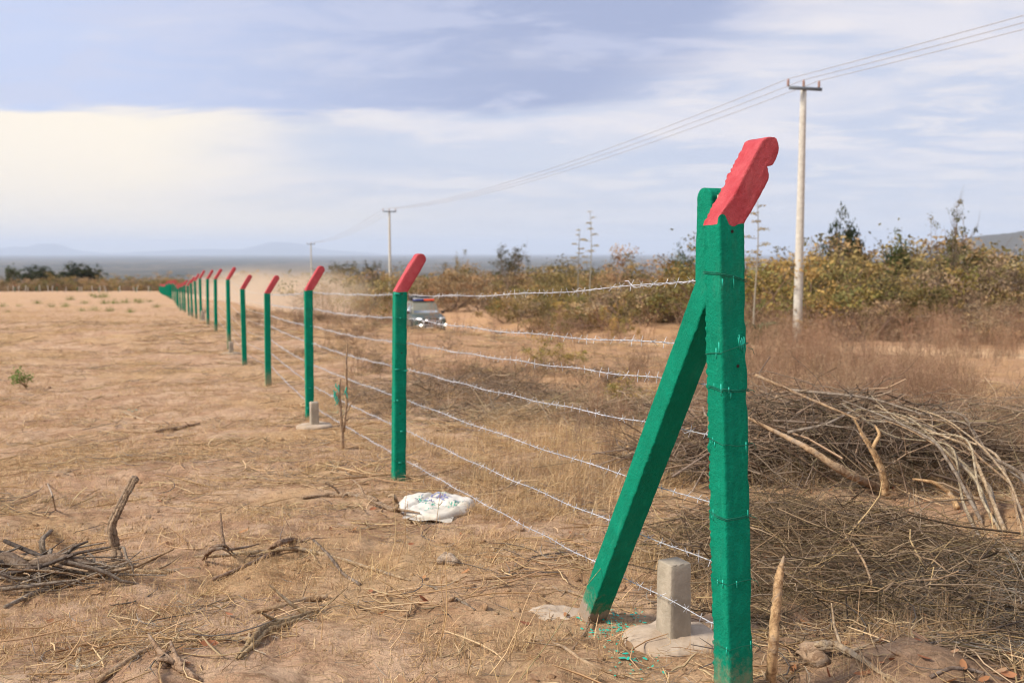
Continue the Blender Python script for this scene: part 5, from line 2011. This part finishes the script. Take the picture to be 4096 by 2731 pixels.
pitc = [
    ('broken_root', [(205, 2130), (165, 2160, 5.5), (175, 2210, 5.45), (210, 2260)], (.014, .018, .018, .02), (0.26, .20, .14), 'curled broken root end standing up at the left edge of the field', 0),
    ('cut_stick', [(385, 2735), (470, 2680), (560, 2625), (650, 2585)], (.014, .014, .014, .017), TAN, 'long brown stick pointing towards the bottom edge at left', 0),
    ('splintered_root', [(950, 2640), (1010, 2590), (1060, 2535), (1150, 2505), (1240, 2470), (1270, 2450)], (.012, .026, .030, .024, .022, .010), (0.47, .33, .18), 'splintered yellowish root lying in the foreground', 5),
    ('dead_branch', [(1005, 2455), (1110, 2440), (1230, 2405), (1310, 2395)], (.010, .014, .016, .016), (0.45, .30, .17), 'straight brown stick lying above the splintered root', 2),
    ('broken_root', [(640, 2680), (690, 2650, 3.95), (720, 2690), (800, 2735)], (.03, .035, .028, .018), (0.45, .30, .19), 'chunky broken root at the bottom edge of the field', 4),
    ('dead_branch', [(850, 2330), (980, 2270), (1080, 2225), (1240, 2155)], (.010, .011, .011, .008), (0.33, .22, .15), 'long reddish brown branch rising to the right across the middle of the field', 2),
    ('dead_branch', [(780, 2235), (960, 2225), (1190, 2195), (1400, 2250), (1560, 2300), (1640, 2330)], (.008, .011, .012, .011, .009, .005), (0.48, .35, .21), 'long thin pale branch curving across the middle of the field', 0),
    ('dead_branch', [(1250, 2160), (1320, 2230), (1370, 2300), (1440, 2350)], (.008, .009, .009, .011), (0.22, .17, .13), 'dark straight stick crossing the pale branches', 0),
    ('dead_branch', [(290, 2260), (420, 2290), (600, 2300), (800, 2275)], (.016, .018, .016, .010), (0.48, .34, .20), 'pale root running right from the root clump', 2),
    ('dead_branch', [(20, 2440), (120, 2385), (220, 2350)], (.010, .013, .016), GREY, 'grey root running down from the root clump', 2),
    ('dead_branch', [(0, 2325), (80, 2320), (110, 2335)], (.02, .02, .012), TAN, 'short tan stick beside the root clump at the left edge', 0),
    ('broken_root', [(815, 2250), (850, 2190, 5.55), (900, 2185, 5.55), (930, 2225)], (.016, .020, .020, .014), (0.30, .20, .13), 'small arched root right of the bent stump', 2),
    ('broken_root', [(1070, 2210), (1115, 2170, 5.7), (1180, 2165), (1220, 2170)], (.014, .019, .02, .01), (0.33, .21, .13), 'dark arched root beside the reddish branch', 3),
    ('dead_branch', [(1215, 2000), (1330, 1985), (1420, 1985), (1490, 2010), (1570, 2045), (1600, 2050)], (.016, .020, .024, .03, .028, .02), (0.42, .29, .18), 'thick root lying left of the white sack', 5),
    ('dead_branch', [(1585, 2010), (1580, 1990, 7.4), (1570, 1978, 7.4), (1555, 1985, 7.45)], (.014, .014, .012, .010), (0.50, .36, .22), 'short hooked root touching the left end of the sack', 0),
    ('broken_root', [(1640, 2085), (1690, 2092), (1735, 2070)], (.014, .018, .016), (0.58, .36, .18), 'orange curved root in front of the white sack', 0),
    ('dead_branch', [(1440, 1690), (1450, 1740)], (.01, .01), TAN, '', 0),
    ('dead_branch', [(500, 1655), (590, 1690), (700, 1715)], (.014, .012, .008), (.5, .37, .24), 'thin pale branch lying in the middle of the field', 0),
    ('dead_branch', [(620, 1730), (700, 1720), (800, 1700)], (.02, .03, .02), (.40, .26, .16), 'brown root lump in the middle of the field', 5),
    ('dead_branch', [(2160, 2360), (2260, 2365), (2330, 2390), (2380, 2420), (2470, 2460)], (.007, .008, .007, .006, .004), (.50, .35, .21), 'pale thin root near the foot of the brace', 2),
    ('dead_branch', [(2100, 2560), (2250, 2590), (2320, 2640), (2400, 2680), (2500, 2720)], (.005, .007, .008, .007, .006), (.47, .33, .20), 'pale wavy root running towards the round footing', 2),
    ('dead_branch', [(2290, 2600), (2340, 2540), (2366, 2470)], (.006, .007, .006), (.44, .30, .19), 'short root rising to the foot of the brace', 1),
    ('dead_branch', [(960, 2700, 3.9), (985, 2610), (1000, 2540)], (.006, .009, .007), (.55, .42, .28), 'small pale forked root at the bottom of the field', 2),
    ('dead_branch', [(320, 2600), (312, 2660), (310, 2690)], (.008, .010, .010), (.56, .45, .30), 'short pale curled root near the bottom left', 2),
    ('dead_branch', [(190, 1935), (210, 1980, 6.3), (222, 2040)], (.005, .006, .006), (.52, .42, .32), 'thin whitish twig standing above the root clump', 0),
    ('dead_branch', [(1720, 2350), (1830, 2400), (1900, 2440)], (.006, .007, .005), (.24, .19, .14), 'grey twig lying left of the brace foot', 1),
    ('dead_branch', [(2380, 2440, 5.1), (2470, 2340, 5.6)], (.014, .012), (.5, .36, .22), 'pale stick leaning behind the foot of the brace', 0),
]
for nm, pts, rad, tint, lab, tw in pitc:
    if not lab:
        continue
    branch(nm, pts, rad, tint, lab, nm.split('_')[1], twigs=tw, strands=5 if max(rad) > .0165 and 'stick' not in nm else 0)

# dead sapling tied with a strip of turquoise cloth, just beyond the third post
q = G(1372, 1800)
e = empty('dead_sapling', q, 0, 'dead sapling stump with turquoise string tied on, between second and third posts', 'sapling')
mb = MB()
for pts, r0, r1 in (([(0, 0, -.05), (-.01, .0, .3), (-.03, 0, .6), (-.02, 0, .75)], .022, .012), ([(.01, 0, .2), (.05, 0, .55), (.04, 0, .9), (.055, 0, 1.12)], .018, .008), ([(.0, 0, .35), (.12, 0, .52), (.2, .02, .62)], .012, .006), ([(-.01, 0, .45), (-.07, 0, .6)], .010, .006), ([(.02, 0, .3), (.10, 0, .36)], .01, .006)):
    p_ = np.array(pts)
    t0 = np.linspace(0, 1, len(p_))
    t1 = np.linspace(0, 1, 9)
    pp = np.stack([np.interp(t1, t0, p_[:, c]) for c in range(3)], 1) + RNG.normal(size=(9, 3)) * .004
    mb.tube(pp, np.linspace(r0, r1, 9), 6, (0.45, .31, .19), cap=True)
mb.build('stems', WOOD, e, smooth=True)
mb = MB()
for k in range(9):
    c = np.array((random.uniform(-.09, .06), -.02, random.uniform(.52, .78)))
    mb.tube([c, c + (random.uniform(-.03, .03), 0, -.03), c + (random.uniform(-.04, .04), -.01, -.08)], [.006, .009, .003], 3)
mb.build('turquoise_string', MATS['turquoise_paint'], e)

# tall dry stalks standing in the near field
random.seed(9)
STK = [((1740, 2640), (1790, 2240)), ((1745, 2620, ), (1810, 2190)), ((1925, 2731), (1850, 2530)), ((1870, 2731), (1840, 2560)), ((2045, 2620), (2050, 2390)), ((1960, 2700), (2165, 2330)), ((2050, 2560), (2200, 2410)), ((1560, 2240), (1590, 1960)), ((1590, 2250), (1640, 1980)), ((1690, 2230), (1790, 1930)), ((1720, 2230), (1660, 2050)), ((1285, 2560), (1240, 2300)), ((1560, 2600), (1665, 2410)), ((1640, 2440), (1690, 2400))]
for (bx, by), (tx, ty) in STK:
    p0 = G(bx, min(by, 2700))
    p1 = at(tx, ty, p0.y + random.uniform(-.1, .1))
    mb = MB()
    d = p1 - p0
    n_ = 10
    pts = [np.array(d) * t_ + np.array((0.02 * math.sin(t_ * 5), .0, .015 * math.sin(t_ * 3.1))) + RNG.normal(size=3) * .002 for t_ in np.linspace(0, 1, n_)]
    mb.tube(pts, np.linspace(.0028, .0010, n_), 4, STRAW[random.randrange(3)] * 1.05)
    if by < 2300:
        for k in range(4):
            q0 = pts[random.randint(6, 9)]
            q1 = q0 + np.array((random.uniform(-.03, .03), 0, random.uniform(.03, .09)))
            mb.tube([q0, (q0 + q1) / 2 + (.006, 0, 0), q1], [.0016, .0014, .001], 3, STRAW[1])
    o = mb.build('dry_stalk', FOL)
    o.location = p0
    tag(o, 'single thin dry grass stalk standing in the near field', 'stalk', 'thin dry stalks standing in the near field')
o = branch('dry_stalk', [(2080, 2720), (2200, 2560, 4.1), (2330, 2360, 4.3), (2430, 2240, 4.5), (2560, 2150, 4.6)], (.0026, .0024, .002, .0016, .001), (0.55, .45, .22), 'long arching grass stalk curving up in front of the brace foot', 'stalk', k=4)

# turquoise paint spilt on the ground by the brace and footing
mb = MB()
random.seed(3)
for k in range(230):
    cx, cy, sx, sy = random.choice(((2440, 2480, 60, 18), (2480, 2500, 50, 25), (2420, 2520, 60, 30), (2560, 2640, 60, 40), (2480, 2600, 60, 50), (1345, 1650, 20, 8)) if k > 4 else ((540, 1650, 12, 4),))
    g_ = G(cx + random.gauss(0, sx), cy + random.gauss(0, sy), .006)
    n_ = 7
    r_ = random.choice((.003, .004, .006, .01)) * (1 if g_.y < 7 else 2)
    el_ = random.uniform(.4, 1)
    a0 = random.random() * 6
    ring = []
    for i in range(n_):
        a = i * 6.283 / n_
        rr_ = r_ * random.uniform(.6, 1.3)
        x, y = math.cos(a) * rr_ * 1.5, math.sin(a) * rr_ * el_
        ring.append((g_.x + x * math.cos(a0) - y * math.sin(a0), g_.y + x * math.sin(a0) + y * math.cos(a0), g_.z + random.uniform(0, .003)))
    mb.add([tuple(g_ + Vector((0, 0, .003)))] + ring, None, [(0, i + 1, (i + 1) % n_ + 1) for i in range(n_)])
o = mb.build('paint_splatter', MATS['turquoise_paint'])
tag(o, 'turquoise paint spots splashed on soil and straw near the brace', kind='stuff')

# ------------------------------------------------------------------ white woven sack by the second post
def mat_sack(t, b, out):
    co = objco(t)
    wv = t.new('ShaderNodeTexWave', wave_type='BANDS', bands_direction='X')
    t.put(wv.inputs['Vector'], co)
    wv.inputs['Scale'].default_value = 160
    n = t.noise(co, 7, 5)
    n2 = t.noise(co, 2.2, 3)
    c = t.mix(t.sstep(n, .4, .75), (0.62, 0.575, 0.50), (0.50, 0.45, 0.37))
    t.put(b.inputs['Base Color'], t.mix(t.m('MULTIPLY', t.sstep(n2, .5, .75), .4), c, (0.45, .38, .28)))
    b.inputs['Roughness'].default_value = .55
    bump(t, b, wv.outputs['Fac'], .15, .002)


material('woven_plastic', mat_sack)
sc_ = at(1735, 2020, 7.25)
sx, sy = sc_.x, 7.25
sz_ = max(float(ground_z(np.array([sx + a]), np.array([sy + b]))[0]) for a in (-.2, 0, .2) for b in (-.15, 0, .15))
sack = empty('white_sack', (sx, sy, sz_), R(-7), 'crumpled white woven sack with blue and green print on the ground', 'sack')
mb = MB()
NU, NV = 46, 34
u = np.linspace(-1, 1, NU)[:, None] * np.ones((1, NV))
vv = np.ones((NU, 1)) * np.linspace(-1, 1, NV)[None]
# outline in plan: a flattened bag, pinched to a point at the left
hw = np.interp(u, [-1, -.72, -.18, .32, .96, 1], [.03, .17, .27, .27, .13, .12])
yc = np.interp(u, [-1, -.72, -.18, .32, 1], [.12, .03, .02, -.03, .02])
X = u * .28 + .01 * vv
Yv = yc + vv * hw
prof_ = np.clip(1 - np.abs(vv) ** 14, 0, 1) ** .7
pu = np.clip(1 - np.abs(u) ** 14, 0, 1) ** .6
crease = -.03 * np.exp(-((vv + .35 * u - .12) / .07) ** 2) - .025 * np.exp(-((u + .45 - .3 * vv) / .06) ** 2) + .016 * vnoise(u * 2.2 + vv, vv * 2 - u, 301) + .012 * np.abs(vnoise(u * 4 - 2 * vv, vv * 3.2 + u, 302)) + .01 * vnoise(u * 9, vv * 7, 303)
Zt = .012 + (.045 + .022 * np.interp(vv, [-1, 0, 1], [-.6, .3, 1.2]) + 1.3 * crease) * prof_ * pu + .01 * crease
dent = np.exp(-(((u - .15) / .18) ** 2 + ((vv + .05) / .25) ** 2))
Zt = Zt - .018 * dent
Zb = -0.01 + .012 * (1 - prof_ * pu)
top_ = np.stack([X, Yv, Zt], -1).reshape(-1, 3)
bot_ = np.stack([X * .97, Yv * .97, Zb * np.ones_like(X)], -1).reshape(-1, 3)
mb.add(top_, grid_faces(NU, NV))
mb.add(bot_, grid_faces(NU, NV)[:, ::-1])
bd = [i * NV for i in range(NU)] + [(NU - 1) * NV + j for j in range(1, NV)] + [i * NV + NV - 1 for i in range(NU - 2, -1, -1)] + [j for j in range(NV - 2, 0, -1)]
mb.q.append(np.array([(bd[i], bd[(i + 1) % len(bd)], NU * NV + bd[(i + 1) % len(bd)], NU * NV + bd[i]) for i in range(len(bd))]))
bag = mb.build('bag', MATS['woven_plastic'], sack, smooth=True)
mb = MB()
uu = np.linspace(-.7, .75, 16)
lip = np.concatenate([np.column_stack([uu * .25, -.29 - .015 * np.sin(uu * 3) + 0 * uu, .004 + .008 * np.sin(uu * 7)]), np.column_stack([uu * .25, -.20 + 0 * uu, .012 + 0 * uu]), np.column_stack([uu * .25, -.20 + 0 * uu, -.02 + 0 * uu])])
mb.add(lip, grid_faces(3, 16))
mb.build('under_flap', MATS['woven_plastic'], sack, smooth=True)


def on_sack(x, y):
    uu_ = x / .28
    i = int(np.clip(round((uu_ + 1) / 2 * (NU - 1)), 0, NU - 1))
    j = int(np.argmin(np.abs(Yv[i] - y)))
    return float(Zt[i, j])


inkb = plain('blue_ink', (0.20, 0.21, 0.42), .6)
inkg = plain('green_ink', (0.04, 0.33, 0.24), .6)
# printed capitals, one flat mesh following the cloth
fc = bpy.data.curves.new('lettering_shape', 'FONT')
fc.body = 'ORE'
fc.size = .095
fc.align_x = 'CENTER'
fc.align_y = 'CENTER'
fo = bpy.data.objects.new('lettering_shape', fc)
COL.objects.link(fo)
bpy.context.view_layer.update()
dg = bpy.context.evaluated_depsgraph_get()
me = bpy.data.meshes.new_from_object(fo.evaluated_get(dg))
COL.objects.unlink(fo)
bpy.data.objects.remove(fo)
import bmesh
bm = bmesh.new()
bm.from_mesh(me)
bmesh.ops.triangulate(bm, faces=bm.faces[:])
bmesh.ops.subdivide_edges(bm, edges=bm.edges[:], cuts=2, use_grid_fill=True)
rz = R(-38)
for v_ in bm.verts:
    x, y = v_.co.x, v_.co.y * 1.25
    X_, Y_ = x * math.cos(rz) - y * math.sin(rz) + .025, x * math.sin(rz) + y * math.cos(rz) + .11
    v_.co = (X_, Y_, on_sack(X_, Y_) + .004)
bm.to_mesh(me)
bm.free()
lo = bpy.data.objects.new('printed_lettering', me)
COL.objects.link(lo)
lo.parent = sack
me.materials.clear()
me.materials.append(inkb)
random.seed(8)
for nm, ink, spots_ in (('green_print', inkg, [(-.11, .09, 14), (-.07, .02, 26), (.0, -.02, 10), (.17, .0, 26), (.15, -.10, 16), (.04, -.14, 8), (-.03, -.15, 8), (.02, .17, 6)]), ('blue_print', inkb, [(-.10, .10, 10), (-.06, .03, 16), (.18, .02, 8), (.0, .07, 8)])):
    mb = MB()
    for cx, cy, n_ in spots_:
        for k in range(n_):
            x, y = cx + random.gauss(0, .022), cy + random.gauss(0, .022)
            l_, w_ = random.uniform(.003, .013), random.uniform(.0012, .0035)
            a = random.choice((-.66, .9, .9)) + random.gauss(0, .2)
            q_ = []
            for (s1, s2) in ((-1, -1), (1, -1), (1, 1), (-1, 1)):
                xx, yy_ = x + s1 * l_ * math.cos(a) - s2 * w_ * math.sin(a), y + s1 * l_ * math.sin(a) + s2 * w_ * math.cos(a)
                q_.append((xx, yy_, on_sack(xx, yy_) + .0035))
            mb.add(q_, [(0, 1, 2, 3)])
    mb.build(nm, ink, sack)

# pale stone in the middle of the near field
branch('pale_stone', [(1755, 2258), (1790, 2250), (1825, 2262)], (.022, .042, .024), (0.46, 0.35, 0.25), 'pale lump of stone lying below the white sack', 'stone', k=10)

# ------------------------------------------------------------------ dust raised behind the car
def dust_density(t):
    co = t.new('ShaderNodeTexCoord').outputs['Object']
    sp = t.new('ShaderNodeSeparateXYZ')
    t.l.new(co, sp.inputs[0])
    r2 = t.m('ADD', t.m('ADD', t.m('POWER', sp.outputs[0], 2.0), t.m('POWER', sp.outputs[1], 2.0)), t.m('POWER', t.m('ABSOLUTE', sp.outputs[2]), 2.0))
    body = t.m('SUBTRACT', 1.0, t.sstep(r2, 0.05, 1.0))
    n = t.noise(t.mapping(co, (1.6, 4.5, 1.6)), 1.0, 5, .6, .4)
    low = t.m('SUBTRACT', 1.0, t.sstep(sp.outputs[2], -0.6, 0.75))
    return t.m('MULTIPLY', t.m('MULTIPLY', t.m('MULTIPLY', body, low), t.sstep(n, 0.28, 0.72)), DUST)


DUST = 0.42
bm = bmesh.new()
bmesh.ops.create_icosphere(bm, subdivisions=4, radius=1.0)
me = bpy.data.meshes.new('dust_cloud')
bm.to_mesh(me)
bm.free()
me.materials.append(volume_mat('dust', DUST, (0.93, 0.76, 0.58), 0.0, dust_density))
dc = bpy.data.objects.new('dust_cloud', me)
COL.objects.link(dc)
a, b = Vector((-9.5, 67, 0)), Vector((-39, 128, 0))
c = (a + b) / 2
dc.location = (c.x, c.y, gz(c.x, c.y) + 1.4)
slope = (gz(b.x, b.y) - gz(a.x, a.y)) / (b - a).length
dc.rotation_euler = (math.atan(slope), 0, math.atan2(-(b - a).x, (b - a).y))
dc.scale = (6.5, (b - a).length * .5, 4.2)
tag(dc, 'tan cloud of dust raised behind the police car', 'dust cloud', kind='stuff')
